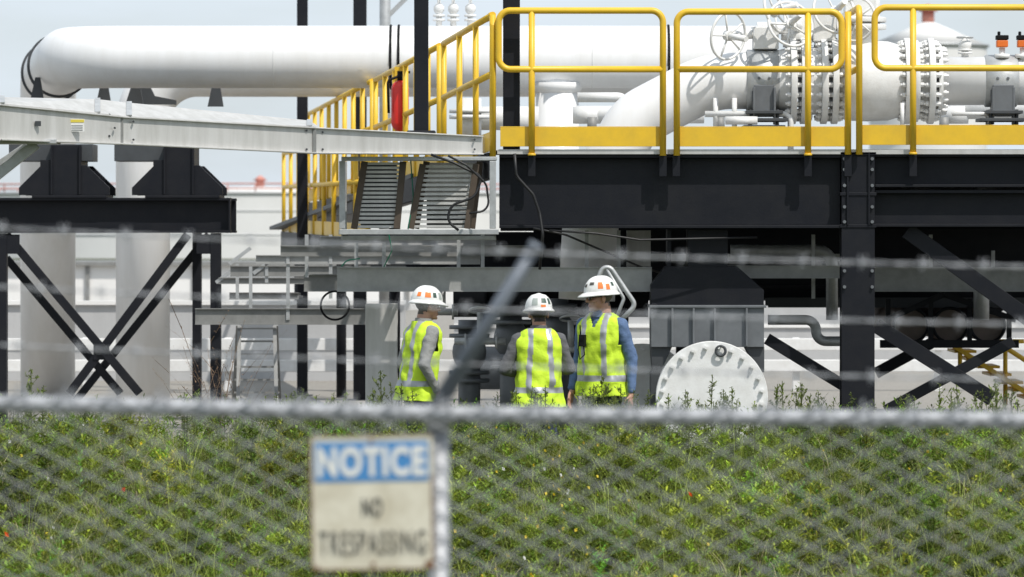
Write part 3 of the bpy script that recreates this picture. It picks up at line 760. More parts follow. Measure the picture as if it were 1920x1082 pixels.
for (u0,u1) in((15,172),(213,308)):
    b.bb((Q(u0,0).x,d+0.10,Q(0,302).z),(Q(u1,0).x,d+0.88,Q(0,270).z))
b.build('slide_plates',G,M['dgrey'],0.004)
b=MB()
for u,dd in((70,63),(255,62.8),(195,63),(405,64)): b.prism([(Q(u-16,0,dd).x,Q(0,200,dd).z),(Q(u+14,0,dd).x,Q(0,200,dd).z),(Q(u+5,0,dd).x,Q(0,145,dd).z),(Q(u-4,0,dd).x,Q(0,145,dd).z)],dd,dd+.06)
b.prism([(Q(uu,0,63.4).x,Q(0,vv,63.4).z) for uu,vv in[(235,196),(330,196),(330,188),(290,180),(282,164),(245,164)]],63.4,63.5)
b.build('gussets',G,M['dgrey'])

# ---------------------------------------------------------------- big cable tray, left
G=group('cable_tray')
seg=[(-260,197,258,46.0),(0,197,262,46.6),(232,220,270,47.6),(590,240,287,49.0),(905,256,289,49.7)]
b=MB(); bc=MB(); bf=MB()
W=0.75
for i in range(4):
    u0,t0,b0,d0=seg[i];u1,t1,b1,d1=seg[i+1]
    A=at(u0,t0,d0);Bq=at(u1,t1,d1);A2=at(u0,b0,d0);B2=at(u1,b1,d1)
    for yo in(0,W):
        vs=[A+Vector((0,yo,0)),Bq+Vector((0,yo,0)),B2+Vector((0,yo,0)),A2+Vector((0,yo,0))]
        vs+= [q+Vector((0,0.02,0)) for q in vs]
        b.add(vs,[(0,1,2,3),(7,6,5,4),(0,4,5,1),(1,5,6,2),(2,6,7,3),(3,7,4,0)])
    b.beam(A+Vector((0,-0.012,0.0)),Bq+Vector((0,-0.012,0)),0.045,0.012); b.beam(A2+Vector((0,-0.015,0)),B2+Vector((0,-0.015,0)),0.06,0.014)
    vs=[A2+Vector((0,0.03,0.02)),B2+Vector((0,0.03,0.02)),B2+Vector((0,W-0.01,0.02)),A2+Vector((0,W-0.01,0.02))]; vs+=[q+Vector((0,0,-0.012)) for q in vs]
    b.add(vs,[(0,1,2,3),(7,6,5,4),(0,4,5,1),(1,5,6,2),(2,6,7,3),(3,7,4,0)])
b.build('side_rails',G,M['alu'],0.003)
cov=[(-260,200,150,46.0),(0,196,182,46.6),(182,214,186,47.4),(235,220,192,47.6),(580,239,226,49.0),(600,241,240,49.05)]
for i in range(5):
    u0,t0,r0,d0=cov[i];u1,t1,r1_,d1=cov[i+1]
    A=at(u0,t0-2,d0-0.02);Bq=at(u1,t1-2,d1-0.02);A2=at(u0,r0,d0+0.4);B2=at(u1,r1_,d1+0.4); A3=at(u0,t0-2,d0+0.8);B3=at(u1,t1-2,d1+0.8)
    vs=[A,Bq,B2,A2,A3,B3]; bc.add(vs,[(0,1,2,3),(3,2,5,4)])
    p=A.lerp(Bq,0.02);q=A2.lerp(B2,0.02); bf.beam(p+Vector((0,-.005,.008)),q+Vector((0,-.005,.008)),0.05,0.012,(0,0,1))
ob=bc.build('cover',G,M['alu']); m_=ob.modifiers.new('Solidify','SOLIDIFY'); m_.thickness=0.006
bf.build('cover_straps',G,M['galv'])
b=MB()
for u,t,bo,d0 in((228,221,270,47.6),(590,240,288,49.0)): 
    p=at(u,(t+bo)/2,d0-0.02); b.box(p,(0.03,0.012,(bo-t)*d0/10000+0.02)); 
b.build('splice_plates',G,M['dgalv'])
b=MB()
for u,v,d0 in[(205,215,47.5),(205,255,47.5),(215,240,47.5),(250,228,47.65),(250,262,47.65),(575,245,48.95),(575,280,48.95),(605,248,49.05),(605,280,49.05),(890,262,49.65),(890,280,49.65)]:
    p=at(u,v,d0-0.03); b.cyl(p,p+Vector((0,0.03,0)),0.010,n=8)
p=at(72,232,46.9); b.box(p+Vector((0,-0.03,0)),(0.05,0.02,0.045)); 
b.build('bolts',G,M['dgrey'])
b=MB(); b.box(at(145,235,47.2)+Vector((0,-0.03,0)),(0.13,0.003,0.11)); b.build('label_plate',G,M['tank'])
b=MB(); b.box(at(145,227,47.2)+Vector((0,-0.033,0)),(0.125,0.003,0.026)); b.build('label_stripe',G,M['label'])
b=MB()
for k in range(3): b.box(at(145,236+k*4,47.2)+Vector((0,-0.033,0)),(0.10,0.002,0.006))
b.build('label_lines',G,M['grey'])
G=group('tray_strut'); b=MB(); b.beam(at(-60,372,47.2),at(68,270,47.2),0.09,0.06,(0,1,0)); b.box(at(30,266,47.2),(0.75,0.5,0.04)); b.beam(at(-60,345,47.9),at(50,272,47.9),0.05,0.06,(0,1,0)); b.build('strut',G,M['galv'],0.004)

# ---------------------------------------------------------------- galvanised frame with vertical cable ladders
G=group('cable_ladder_rack')
d=49.5; b=MB()
def hb(u0,u1,v0,v1,dd=d,dep=0.05): 
    a=at(u0,v0,dd);e=at(u1,v1,dd); b.bb((a.x,dd,e.z),(e.x,dd+dep,a.z))
hb(640,932,294,301); hb(636,935,430,440,dep=0.06); hb(640,930,442,450,d+0.9); hb(918,930,302,429,dep=0.05); hb(636,647,302,429,dep=0.05)
hb(640,930,296,302,d+0.9); hb(640,650,303,441,d+0.9,0.05); 
for u in(640,925): b.beam(at(u,435,d+.06),at(u,435,d)+Vector((0,0.9,0)),0.05,0.05)
b.build('frame',G,M['galv'],0.004)
bs=MB();bk=MB()
def ladder(ul,ur,ul2,ur2,vt,vb,dd,n):
    for (a,c_) in((ul,ul2),(ur,ur2)): bs.beam(at(a,vt,dd),at(c_,vb,dd),0.06,0.12,(0,1,0))
    for i in range(n):
        f=(i+0.5)/n; v=vt+(vb-vt)*f; p=at(ul+(ul2-ul)*f+5,v,dd);q=at(ur+(ur2-ur)*f-5,v,dd); bk.beam(p,q,0.03,0.024,(0,0,1))
ladder(684,756,664,744,303,429,d+0.25,16); ladder(793,893,770,876,308,429,d+0.3,14)
ladder(800,900,780,885,303,429,d+0.7,14)
bs.build('ladder_sides',G,M['brown'],0.003); bk.build('rungs',G,M['alu'])
b=MB()
b.bb(at(676,306,d+0.5),at(744,428,d+0.5)+Vector((0,0.01,0))); b.bb(at(800,306,d+1.1),at(880,428,d+1.1)+Vector((0,0.01,0))); b.build('back_panel',G,M['dgrey'])
b=MB()
def cablep(pts,r=0.012): b.tube(fillet(pts,0.12,6),r,8)
cablep([at(808,290,49.3),at(850,305,49.3),at(880,320,49.3),at(905,330,49.35),at(890,370,49.3),at(845,385,49.3),at(838,415,49.3),at(860,432,49.3)])
cablep([at(840,292,49.25),at(875,310,49.25),at(912,345,49.3),at(918,395,49.3),at(880,400,49.25)],0.010)
cablep([at(965,288,49.85),at(968,330,49.85),at(1000,365,49.85),at(1012,400,49.85),at(1018,440,49.8),at(1012,505,49.9)],0.014)
cablep([at(1030,432,49.8),at(1120,438,49.9),at(1200,450,49.95),at(1290,448,50.0),at(1420,445,50.1)],0.010)
cablep([at(1000,428,49.8),at(1060,440,49.9),at(1200,500,52),at(1400,560,55)],0.010)
b.build('cables',G,M['cable'])
b=MB(); cablep([at(728,435,49.6),at(735,470,49.8),at(720,500,50)],0.006); cablep([at(640,500,50),at(650,488,50),at(675,485,50)],0.006); cablep([at(770,300,49.8),at(775,370,49.8),at(765,430,49.7)],0.006)
b.build('earth_wires',G,M['green'])

# ---------------------------------------------------------------- horizontal trays under the platform
def tray(u0,u1,v0,v1,dd,mt,w=0.6):
    G=group('cable_tray'); b=MB(); a=at(u0,v0,dd);e=at(u1,v1,dd); h=a.z-e.z
    b.bb((a.x,dd,e.z),(e.x,dd+0.012,a.z)); b.bb((a.x,dd+w,e.z),(e.x,dd+w+0.012,a.z))
    b.bb((a.x,dd-0.03,a.z),(e.x,dd+0.01,a.z+0.010)); b.bb((a.x,dd-0.03,e.z-0.010),(e.x,dd+0.01,e.z))
    b.build('rails',G,mt); b=MB(); x=a.x+0.05
    while x<e.x: b.bb((x,dd+0.013,e.z+0.01),(x+0.03,dd+w-0.001,e.z+0.03)); x+=0.25
    b.build('rungs',G,mt)
M['trayg']=mat('tray_dull_zinc',(0.42,0.42,0.41),0.55,0.35,0.15,5,0.05,60,dirt=(0.26,0.26,0.25),dirtamt=0.6)
tray(632,1222,503,545,50.6,M['trayg'],0.9)
tray(570,660,516,545,52.6,M['dgalv'])
tray(526,1000,462,479,51.5,M['dgalv']); tray(480,900,480,494,54,M['trayg']); tray(432,760,500,517,57,M['dgalv'])
tray(410,640,522,531,60,M['dgalv']); tray(366,688,580,607,54,M['dgalv'],0.5); tray(600,930,445,458,52.5,M['trayg'])
tray(1360,1580,500,520,51.2,M['trayg']); tray(1640,2100,503,545,51.2,M['dgalv']); tray(1440,2100,560,575,55,M['dgrey']); tray(1050,1580,478,488,54,M['trayg'])
tray(430,560,550,560,62,M['dgalv'])
G=group('tray_hangers'); b=MB()
for u,v0,v1,dd in[(540,470,600,54),(575,440,520,52),(620,440,560,54),(668,455,545,51),(720,455,505,51),(860,445,510,51.2),(905,440,505,51),(1100,432,505,51),(1160,432,505,51.5),(1525,440,560,52.5),(1745,440,520,52.5),(1862,470,560,52.5),(470,500,608,56),(500,490,530,57),(445,495,560,58)]:
    b.beam(at(u,v0,dd),at(u,v1,dd),0.035,0.03)
for i,(u,v,dd) in enumerate([(470,470,60),(515,488,57),(445,505,60)]): b.beam(at(u-40,v+25,dd),at(u,v-5,dd),0.04,0.03,(0,1,0))
b.build('rods',G,M['galv'])
G=group('support_post'); b=MB(); b.bb(at(1100,432,52),at(1116,500,52)+Vector((0,0.1,0))); b.bb(at(1175,432,52.2),at(1220,500,52.2)+Vector((0,0.08,0))); 
c=at(715,0,52); b.bb((c.x-0.155,52,0),(c.x+0.155,52.02,at(0,570,52).z)); b.bb((c.x-0.01,52.02,0),(c.x+0.01,52.3,at(0,570,52).z)); b.bb((c.x-0.155,52.3,0),(c.x+0.155,52.32,at(0,570,52).z))
b.build('post',G,M['alu'],0.003)
G=group('bent_tube_bracket'); b=MB(); b.tube(fillet([at(1108,560,49),at(1135,487,49),at(1192,572,49),at(1163,602,49)],0.06),0.022,12); b.tube(fillet([at(1135,500,49),at(1170,560,49),at(1150,610,49)],0.04),0.016,10); b.build('tube',G,M['galv'])
G=group('underdeck_valves')
b=MB()
for u,dd,v0 in((880,53,600),(958,52.5,575),(1045,53.5,560)):
    x=at(u,0,dd).x
    b.cyl((x,dd,0),(x,dd,at(0,v0,dd).z),0.11,n=24)
    for v in(v0+10,v0+26,v0+95,v0+110): b.cyl((x,dd,at(0,v+7,dd).z),(x,dd,at(0,v,dd).z),0.2,n=28)
    b.ell((x,dd,at(0,v0+60,dd).z),(0.17,0.17,0.2))
b.cyl(at(860,690,54.5),at(1200,690,54.5),0.22,n=32)
b.build('bodies',G,M['grey']); b=MB()
b.cyl(at(850,565,54),at(1215,565,54),0.16,n=28)
for u in(905,1010,1110,1170): b.cyl(at(u,565,54),at(u+8,565,54),0.24,n=28)
b.bb(at(1050,610,55),at(1100,740,55)+Vector((0,0.3,0))); b.bb(at(870,640,55),at(890,760,55)+Vector((0,0.2,0)))
b.bb(at(930,600,56),at(1040,655,56)+Vector((0,0.3,0)))
b.torus(at(628,573,52.5),(0,1,0),0.14,0.012,28,6)
b.build('dark_pipes',G,M['black2'])
b=MB()
for u,v,dd,L in((900,640,51.8,0.5),(1070,655,52.2,0.45),(830,585,51.9,0.3)):
    p=at(u,v,dd); b.cyl(p-Vector((L/2,0,0)),p+Vector((L/2,0,0)),0.035,n=14); b.cyl(p,p+Vector((0,0,0.28)),0.03,n=12); b.torus(p+Vector((0,0,0.3)),(0,0.3,1),0.10,0.012,24,6)
    for k in(-.3,.3): b.cyl(p+Vector((k*L,0,0)),p+Vector((k*L+.02,0,0)),0.075,n=18)
b.tube(fillet([at(1440,600,52.5),at(1530,600,52.5),at(1530,640,52.5),at(1580,640,52.5)],0.1),0.05,14)
b.tube(fillet([at(1370,470,53),at(1560,470,53),at(1560,600,53)],0.15),0.06,14)
b.tube(fillet([at(1660,520,54),at(1840,520,54),at(1840,600,54)],0.15),0.08,14)
b.build('small_bore_piping',G,M['galv'])
G=group('pipe_bundle'); b=MB()
for u in(1708,1782,1852): b.cyl(at(u,610,54.5),at(u,610,54.5)+Vector((0,6,0)),0.17,n=32); 
b.build('pipes',G,M['pipebrown']); b=MB()
for u in(1708,1782,1852): b.torus(at(u,610,54.48),(0,1,0),0.175,0.016,32,8)
b.beam(at(1660,600,54.3),at(1770,552,54.3),0.06,0.05,(0,1,0)); b.beam(at(1770,552,54.3),at(1905,600,54.3),0.06,0.05,(0,1,0)); b.beam(at(1650,645,54.3),at(1910,645,54.3),0.08,0.06,(0,1,0))
for u in(1665,1745,1818,1892): b.beam(at(u,560,54.32),at(u,645,54.32),0.05,0.04)
b.build('cradle',G,M['black'])

G=group('step_ladder'); b=MB(); d=58
b.beam(at(447,610,d),at(438,770,d+0.4),0.05,0.03,(0,1,0)); b.beam(at(517,610,d),at(524,770,d+0.4),0.05,0.03,(0,1,0))
b.beam(at(449,612,d),at(446,768,d-0.4),0.04,0.03,(0,1,0)); b.beam(at(515,612,d),at(519,768,d-0.4),0.04,0.03,(0,1,0))
for i in range(6): b.beam(at(446-i*1.5,616+i*24,d-0.01+i*0.05),at(518+i*1.2,616+i*24,d-0.01+i*0.05),0.07,0.02)
b.build('frame',G,M['dgalv'])

# ---------------------------------------------------------------- foreground chain link fence
G=group('chain_link_fence'); d=15.0
def railz(x): 
    pts=[(-6,1.865),(-1.44,1.806),(-0.2,1.776),(1.44,1.758),(6,1.74)]
    for (a,za_),(b_,zb_) in zip(pts,pts[1:]):
        if x<=b_: return za_+(zb_-za_)*(x-a)/(b_-a)
    return pts[-1][1]
b=MB(); b.tube([(x,d+0.03,railz(x)) for x in(-6,-1.44,-0.2,1.44,6)],0.024,16); b.build('top_rail',G,M['fence'])
b=MB(); wd=0.066; hd=0.033
r_=0.0019
def wire(p,q,r=r_): b.cyl(p,q,r,n=4,caps=False)
for i in range(int(8/wd)):
    xa=-4+i*wd
    top=railz(xa)+0.035; K=int(top/hd); prev=None
    for k in range(K+1):
        z=top-k*hd; x=xa+(wd/2 if (k+i)%2 else -wd/2)*1.02+0.012*math.sin(z*7+xa*2); p=Vector((x,d+(0.003 if k%2 else -0.003)+0.01*math.sin(xa*3),z))
        if prev is not None: wire(prev,p)
        prev=p
    x=xa+(wd/2 if i%2 else -wd/2)
    wire(Vector((x,d,top)),Vector((x+0.006,d,top+0.022)),0.003)
    wire(Vector((x-wd/2,d,top-0.03)),Vector((x+wd/2,d,top+0.01)),0.0028)
    if i%2==0: b.torus((xa,d+0.03,railz(xa)),(1,0,0.35),0.029,0.0035,16,5)
b.build('mesh',G,M['fence'],fixn=False)
b=MB()
b.cyl((-0.207,d+0.075,-0.1),(-0.207,d+0.075,railz(-0.2)+0.0),0.030,n=24)
for x in(-3.2,2.8): b.cyl((x,d+0.075,-0.1),(x,d+0.075,railz(x)+0.03),0.030,n=24)
b.cyl((-0.207,d+0.075,railz(-0.2)-0.05),(-0.207,d+0.075,railz(-0.2)+0.03),0.036,n=24)
b.build('posts',G,M['fence'])
ax0=Vector((-0.215,d+0.05,1.79)); ax1=Vector((0.062,d-0.05,2.245))
b=MB(); b.tube([ax0,ax0.lerp(ax1,0.5),ax1],[0.025,0.022,0.018],16); b.cyl(ax1,ax1+(ax1-ax0).normalized()*0.012,0.021,n=14); b.build('outrigger_arm',G,M['post'])
bw=MB(); b=bw
def barbed(pl,pa,pr):
    pts=[]
    for (a,c_) in((pl,pa),(pa,pr)):
        for k in range(24):
            f=k/24; p=Vector(a).lerp(Vector(c_),f); p.z-=0.02*4*f*(1-f); pts.append(p)
    pts.append(Vector(pr))
    for ph in(0,math.pi):
        fine=[]
        for i in range(len(pts)-1):
            for k in range(6):
                f=k/6; p=pts[i].lerp(pts[i+1],f); a=(i*6+k)*1.1+ph; fine.append(p+Vector((0,math.cos(a)*0.003,math.sin(a)*0.003)))
        b.tube(fine,0.0019,5)
    for i in range(len(pts)-1):
        n_=max(1,int((pts[i+1]-pts[i]).length/0.10))
        for k in range(n_):
            p=pts[i].lerp(pts[i+1],(k+0.5)/n_); b.cyl(p-Vector((0.012,0,0)),p+Vector((0.012,0,0)),0.0055,n=6)
            for q in(Vector((0.01,0.004,0.02)),Vector((-0.01,-0.004,0.02)),Vector((0.008,0.01,-0.02)),Vector((-0.008,-0.01,-0.02))): b.cyl(p,p+q,0.0018,n=4)
A=lambda t: ax0.lerp(ax1,t)
barbed(at(-1800,310,15),A(0.97)+Vector((0,-0.02,0)),at(3700,515,15))
barbed(at(-1800,420,15),A(0.62)+Vector((0,-0.02,0)),at(3700,625,15))
barbed(at(-1800,535,15),A(0.28)+Vector((0,-0.02,0)),at(3700,730,15))
b.build('barbed_wire',G,M['fence'])

# notice sign
G=group('notice_sign'); yS=d-0.02
RS=Matrix.Rotation(math.radians(-1.0),3,'Y')
sc_=at(698,942,d); sw,sh=0.345,0.378
def SP(dx,dz,dy=0): return Vector((sc_.x,yS,sc_.z))+RS@Vector((dx,0,dz))+Vector((0,dy,0))
def sbox(dx,dz,w,h,dy,t,mt,name,bev=0):
    b=MB(); b.box(SP(dx,dz,dy),(w,t,h),RS); return b.build(name,G,mt,bev)
sbox(0,0,sw,sh,0,0.004,M['cream'],'panel',0.001)
sbox(0,0.116,sw-0.024,0.112,-0.003,0.002,M['signblue'],'header_band')
for nm,(dx,dz,w,h) in {'edge_rust_1':(-0.1695,0,0.004,sh),'edge_rust_2':(0.169,-0.05,0.005,0.25),'edge_rust_3':(0.158,-0.176,0.022,0.022),'edge_rust_4':(-0.160,-0.182,0.020,0.010),'edge_rust_5':(0,-0.187,sw,0.004),'edge_rust_6':(0,0.187,sw,0.003)}.items():
    sbox(dx,dz,w,h,-0.0028,0.002,M['rust'],nm)
def text(body,dx,dz,w,h,mt,name,off=0.02,sp=1.12):
    cu=bpy.data.curves.new(name,'FONT'); cu.body=body; cu.size=1; cu.offset=off; cu.extrude=0.01; cu.space_character=sp
    o=bpy.data.objects.new('tmp',cu); COL.objects.link(o); bpy.context.view_layer.update()
    me=bpy.data.meshes.new_from_object(o.evaluated_get(bpy.context.evaluated_depsgraph_get())); bpy.data.objects.remove(o)
    co_=np.array([v.co[:] for v in me.vertices]); mn,mx_=co_.min(0),co_.max(0)
    for v in me.vertices:
        fx=(v.co.x-mn[0])/(mx_[0]-mn[0])-.5; fy=(v.co.y-mn[1])/(mx_[1]-mn[1])-.5; fz=(v.co.z-mn[2])/max(mx_[2]-mn[2],1e-6)
        v.co=SP(dx+fx*w,dz+fy*h,-0.0050-fz*0.001)
    me.materials.clear(); me.materials.append(mt); o=bpy.data.objects.new(name,me); COL.objects.link(o); o.parent=G
text('NOTICE',0,0.116,0.305,0.085,M['signwhite'],'lettering_notice',0.045)
text('NO',0,-0.012,0.056,0.052,M['signink'],'lettering_no',0.015)
text('TRESPASSING',0,-0.112,0.300,0.066,M['signink'],'lettering_trespassing',0.0,1.18)
b=MB()
for dz in(0.172,-0.172): b.cyl(SP(0,dz,-0.006),SP(0,dz,0.01),0.006,n=10)
b.build('bolts',G,M['rust'])

# ---------------------------------------------------------------- workers
def remesh(mb,name,voxel,smooth=4):
    ob=mb.build('tmp_'+name,None,None)
    m=ob.modifiers.new('r','REMESH'); m.mode='VOXEL'; m.voxel_size=voxel; m.use_smooth_shade=True
    s=ob.modifiers.new('s','SMOOTH'); s.iterations=smooth; s.factor=0.5
    bpy.context.view_layer.update()
    me=bpy.data.meshes.new_from_object(ob.evaluated_get(bpy.context.evaluated_depsgraph_get()))
    bpy.data.objects.remove(ob); me.name=name
    for p in me.polygons: p.use_smooth=True
    return me
def addmesh(me,name,parent,mats,fn=None):
    me.materials.clear()
    for m in mats: me.materials.append(m)
    if fn:
        for p in me.polygons: p.material_index=fn(p.center)
    o=bpy.data.objects.new(name,me); COL.objects.link(o); o.parent=parent; return o
def hand(wr,dirv,palmn,side,parent,skin,curl=0.5):
    dv=Vector(dirv).normalized(); pn=Vector(palmn); pn=(pn-dv*pn.dot(dv)).normalized(); ac=dv.cross(pn)*side
    b=MB()
    b.capsule(wr-dv*0.03,0.026,wr+dv*0.02,0.024)
    for k in(-1.5,-0.5,0.5,1.5):
        b.capsule(wr+dv*0.02+ac*k*0.010,0.015,wr+dv*0.085+ac*k*0.019,0.0125)
    L=[0.064,0.078,0.074,0.056]
    for i,k in enumerate((1.5,0.5,-0.5,-1.5)):
        p=wr+dv*0.088+ac*k*0.020; seg=[0.45,0.3,0.25]; rad=[0.0095,0.0088,0.008,0.0068]
        for j in range(3):
            ang=curl*(0.45+0.35*j); dd=(dv*math.cos(ang)+pn*math.sin(ang)).normalized(); q=p+dd*L[i]*seg[j]
            b.capsule(p,rad[j],q,rad[j+1],10); p=q
    p=wr+dv*0.03+ac*0.026; q=p+(dv*0.6+ac*0.65+pn*0.35).normalized()*0.04; b.capsule(p,0.014,q,0.0105,10)
    q2=q+(dv*0.9+ac*0.25+pn*0.3).normalized()*0.032; b.capsule(q,0.0105,q2,0.0085,10)
    addmesh(remesh(b,'hand',0.0042,2),'hand',parent,[skin])
def worker(loc,yaw,scale,arms,shirt,skin,hair,headyaw=0,headpitch=0,lean=0.05,beard=False,glasses=False,radio=False,stickers=(),curl=0.5,phase=0):
    G=bpy.data.objects.new('worker',None); COL.objects.link(G); G.location=loc; G.rotation_euler=(0,0,math.radians(yaw)); G.scale=(scale,)*3
    def L(z): return lean*max(0,(z-0.9)/0.75)**1.2
    b=MB()
    b.loft([(z,a,c_,L(z)+o) for z,a,c_,o in [(0.80,.13,.09,0),(0.86,.165,.118,-.005),(0.95,.17,.12,-.005),(1.03,.16,.112,0),(1.13,.158,.11,0.005),(1.25,.170,.115,.005),(1.35,.178,.112,0),(1.41,.165,.095,-.005),(1.455,.125,.078,-.01),(1.485,.075,.065,-.012),(1.52,.062,.062,-.01)]])
    for sd in(-1,1):
        sh_=Vector((sd*0.180,L(1.40)-0.005,1.400)); el_=Vector(arms[sd][0])+Vector((0,L(1.1),0)); wr=Vector(arms[sd][1])+Vector((0,L(1.1),0))
        b.capsule(Vector((sd*0.10,L(1.42),1.420)),0.06,sh_,0.068); b.capsule(sh_,0.068,el_,0.053); b.capsule(el_,0.053,wr,0.040)
        mid=sh_.lerp(el_,0.35); b.ell(mid,(0.066,0.066,0.09))
        hp=Vector((sd*0.085,0,0.90)); kn=Vector((sd*0.10,0.015,0.49)); an=Vector((sd*0.115,-0.02,0.10))
        b.capsule(hp,0.098,kn,0.068); b.capsule(kn,0.066,an,0.052)
        b.capsule(an,0.055,an+Vector((0,0,-0.05)),0.045); b.capsule((sd*0.115,-0.04,0.045),0.042,(sd*0.135,0.14,0.038),0.036)
    def fn(c):
        if c.z<0.16: return 2
        if c.z<0.96 and abs(c.x)<0.215 and c.y<0.16: 
            for sd in(-1,1):
                w_=Vector(arms[sd][1])
                if abs(c.x-w_.x)<0.05 and abs(c.y-w_.y)<0.06 and c.z>w_.z-0.05 and abs(c.x)>0.19: return 0
            return 1
        return 0
    me=remesh(b,'body',0.012,3)
    for v in me.vertices:
        n_=noise.noise(Vector((v.co.x*9+phase,v.co.y*9,v.co.z*6)))+0.6*noise.noise(Vector((v.co.x*22,v.co.y*22+phase,v.co.z*26)))
        if 0.15<v.co.z<1.46: v.co+=v.normal*0.010*n_
    addmesh(me,'body_clothed',G,[shirt,M['jeans'],M['boots']],fn)
    b=MB(); b.tube([(0,L(1.5)-0.012,1.475),(0,L(1.5)-0.010,1.505),(0,L(1.5)-0.008,1.528)],[0.086,0.078,0.075],28,caps=False); b.tube([(0,L(1.5)-0.008,1.528),(0,L(1.5)-0.008,1.50)],[0.075,0.066],28,caps=False)
    b.build('collar',G,shirt)
    prof=[(0.795,.232,.168,0),(0.86,.222,.162,0),(0.95,.208,.152,0),(1.03,.199,.145,0),(1.13,.196,.142,.004),(1.25,.206,.145,.005),(1.34,.214,.142,0),(1.40,.209,.128,-.005),(1.445,.182,.108,-.008),(1.480,.138,.092,-.010),(1.502,.100,.085,-.010)]
    nz_,ns=96,140; V=[];Fc=[];mi=[]
    zs=np.linspace(prof[0][0],prof[-1][0],nz_); pz=[p[0] for p in prof]
    for z in zs:
        a=np.interp(z,pz,[p[1] for p in prof]); c_=np.interp(z,pz,[p[2] for p in prof]); o=np.interp(z,pz,[p[3] for p in prof])
        for k in range(ns):
            t=2*math.pi*k/ns; cc,ss=math.cos(t),math.sin(t); pw=2/2.5
            x=a*math.copysign(abs(cc)**pw,cc); y_=c_*math.copysign(abs(ss)**pw,ss)
            low=max(0,(1.25-z)/0.4)
            wv=0.018*noise.noise(Vector((x*9+phase,y_*9,z*4)))*(0.5+low)+0.010*noise.noise(Vector((x*24,y_*24+phase,z*13)))+0.011*math.sin(t*7+phase+z*3)*low
            wv+=0.006*math.sin((x*22+z*38+phase))*(0.3+abs(noise.noise(Vector((x*5,y_*5,z*5+phase))))*2)
            nv=Vector((cc,ss,0)); V.append((x+nv.x*wv,y_+o+L(z)+nv.y*wv,z+(0.015*noise.noise(Vector((t*1.5+phase,0,0))) if z<0.9 else 0)))
    for i in range(nz_-1):
        zc_=(zs[i]+zs[i+1])/2
        for k in range(ns):
            t=2*math.pi*(k+.5)/ns; a=np.interp(zc_,pz,[p[1] for p in prof]); x=a*math.copysign(abs(math.cos(t))**0.8,math.cos(t)); back=math.sin(t)<0
            if 1.235<zc_<1.445 and abs(x)>a*0.955 : continue
            if (not back) and zc_>1.36 and abs(x)<(zc_-1.36)*0.42: continue
            m=0
            if 0.925<zc_<0.975: m=1
            xs_=0.105-0.02*(zc_-1.0)/0.4 if back else 0.100
            if zc_>0.975 and abs(abs(x)-xs_)<0.024 and abs(math.sin(t))>0.3: m=1
            if (not back) and abs(x)<0.004: m=2
            Fc.append((i*ns+k,i*ns+(k+1)%ns,(i+1)*ns+(k+1)%ns,(i+1)*ns+k)); mi.append(m)
    b=MB(); b.add(V,Fc,True); b.mi=mi
    o=b.build('vest',G,[M['vest'],M['silver'],M['stickd']]); s=o.modifiers.new('Solidify','SOLIDIFY'); s.thickness=0.006; s.offset=1
    for sd in(-1,1):
        e_=Vector(arms[sd][0])+Vector((0,L(1.1),0)); wr=Vector(arms[sd][1])+Vector((0,L(1.1),0)); dv=(wr-e_).normalized()
        hand(wr+dv*0.035,dv,Vector((-sd,0.0,0)),1 if sd>0 else -1,G,skin,curl)
    H=bpy.data.objects.new('head_pivot',None); COL.objects.link(H); H.parent=G; H.location=(0,L(1.6)+0.015,1.642); H.rotation_euler=(math.radians(headpitch),0,math.radians(headyaw)); H.scale=(1.09,1.09,1.09)
    b=MB()
    b.ell((0,-.012,.03),(.076,.096,.088)); b.ell((0,.022,-.030),(.062,.072,.082)); b.ell((0,.042,-.082),(.043,.045,.034)); b.ell((0,.083,.012),(.045,.016,.012))
    b.capsule((0,.092,.004),.008,(0,.110,-.030),.012); b.ell((-.011,.100,-.034),(.009,.010,.008)); b.ell((.011,.100,-.034),(.009,.010,.008))
    b.ell((0,.090,-.062),(.022,.010,.006)); b.ell((0,.088,-.072),(.019,.010,.007)); b.ell((0,.082,-.098),(.020,.014,.014))
    for sd in(-1,1):
        b.ell((sd*.078,-.004,-.016),(.010,.019,.031),R=Matrix.Rotation(sd*-0.25,3,'Z')); b.ell((sd*.045,.066,-.030),(.020,.018,.016))
    b.capsule((0,-.02,-.07),.058,(0,-.030,-.17),.061)
    me=remesh(b,'head',0.0055,2)
    def hf(c):
        if abs(c.x)>0.074 and c.z<0.02: return 0
        if c.z>-0.075 and c.y<-0.02 and not(c.z<-0.05 and c.y>-0.05): return 1
        if c.z>0.0 and c.y<0.03: return 1
        if c.z>0.05: return 1
        if beard and c.y>0.0 and c.z<-0.048 and c.z>-0.125 and not(abs(c.x)<.018 and -.074<c.z<-.058): return 1
        if abs(c.x)<.022 and c.y>.088 and -.076<c.z<-.058: return 2
        return 0
    addmesh(me,'head',H,[skin,hair,M['lip']],hf)
    b=MB()
    for sd in(-1,1): b.ell((sd*.030,.083,-.004),(.012,.007,.007),12,8)
    b.build('eyes',H,M['eye']); b=MB()
    for sd in(-1,1): b.ell((sd*.030,.0885,-.004),(.0055,.003,.0055),10,6)
    b.build('irises',H,M['hair'])
    if glasses:
        b=MB()
        for sd in(-1,1): b.ell((sd*.033,.098,-.006),(.029,.008,.019),16,10); b.tube([(sd*.060,.092,.001),(sd*.078,.05,.002),(sd*.083,-.02,.000)],.0035,6)
        b.cyl((-.01,.102,.001),(.01,.102,.001),.003,n=6); b.build('sunglasses',H,M['glass'])
    V=[];Fc=[];ns=64;rows=[]
    zb_=0.034; HD=0.122
    for i in range(15):
        ph_=math.pi/2*i/14; rows.append((math.cos(ph_),math.sin(ph_)))
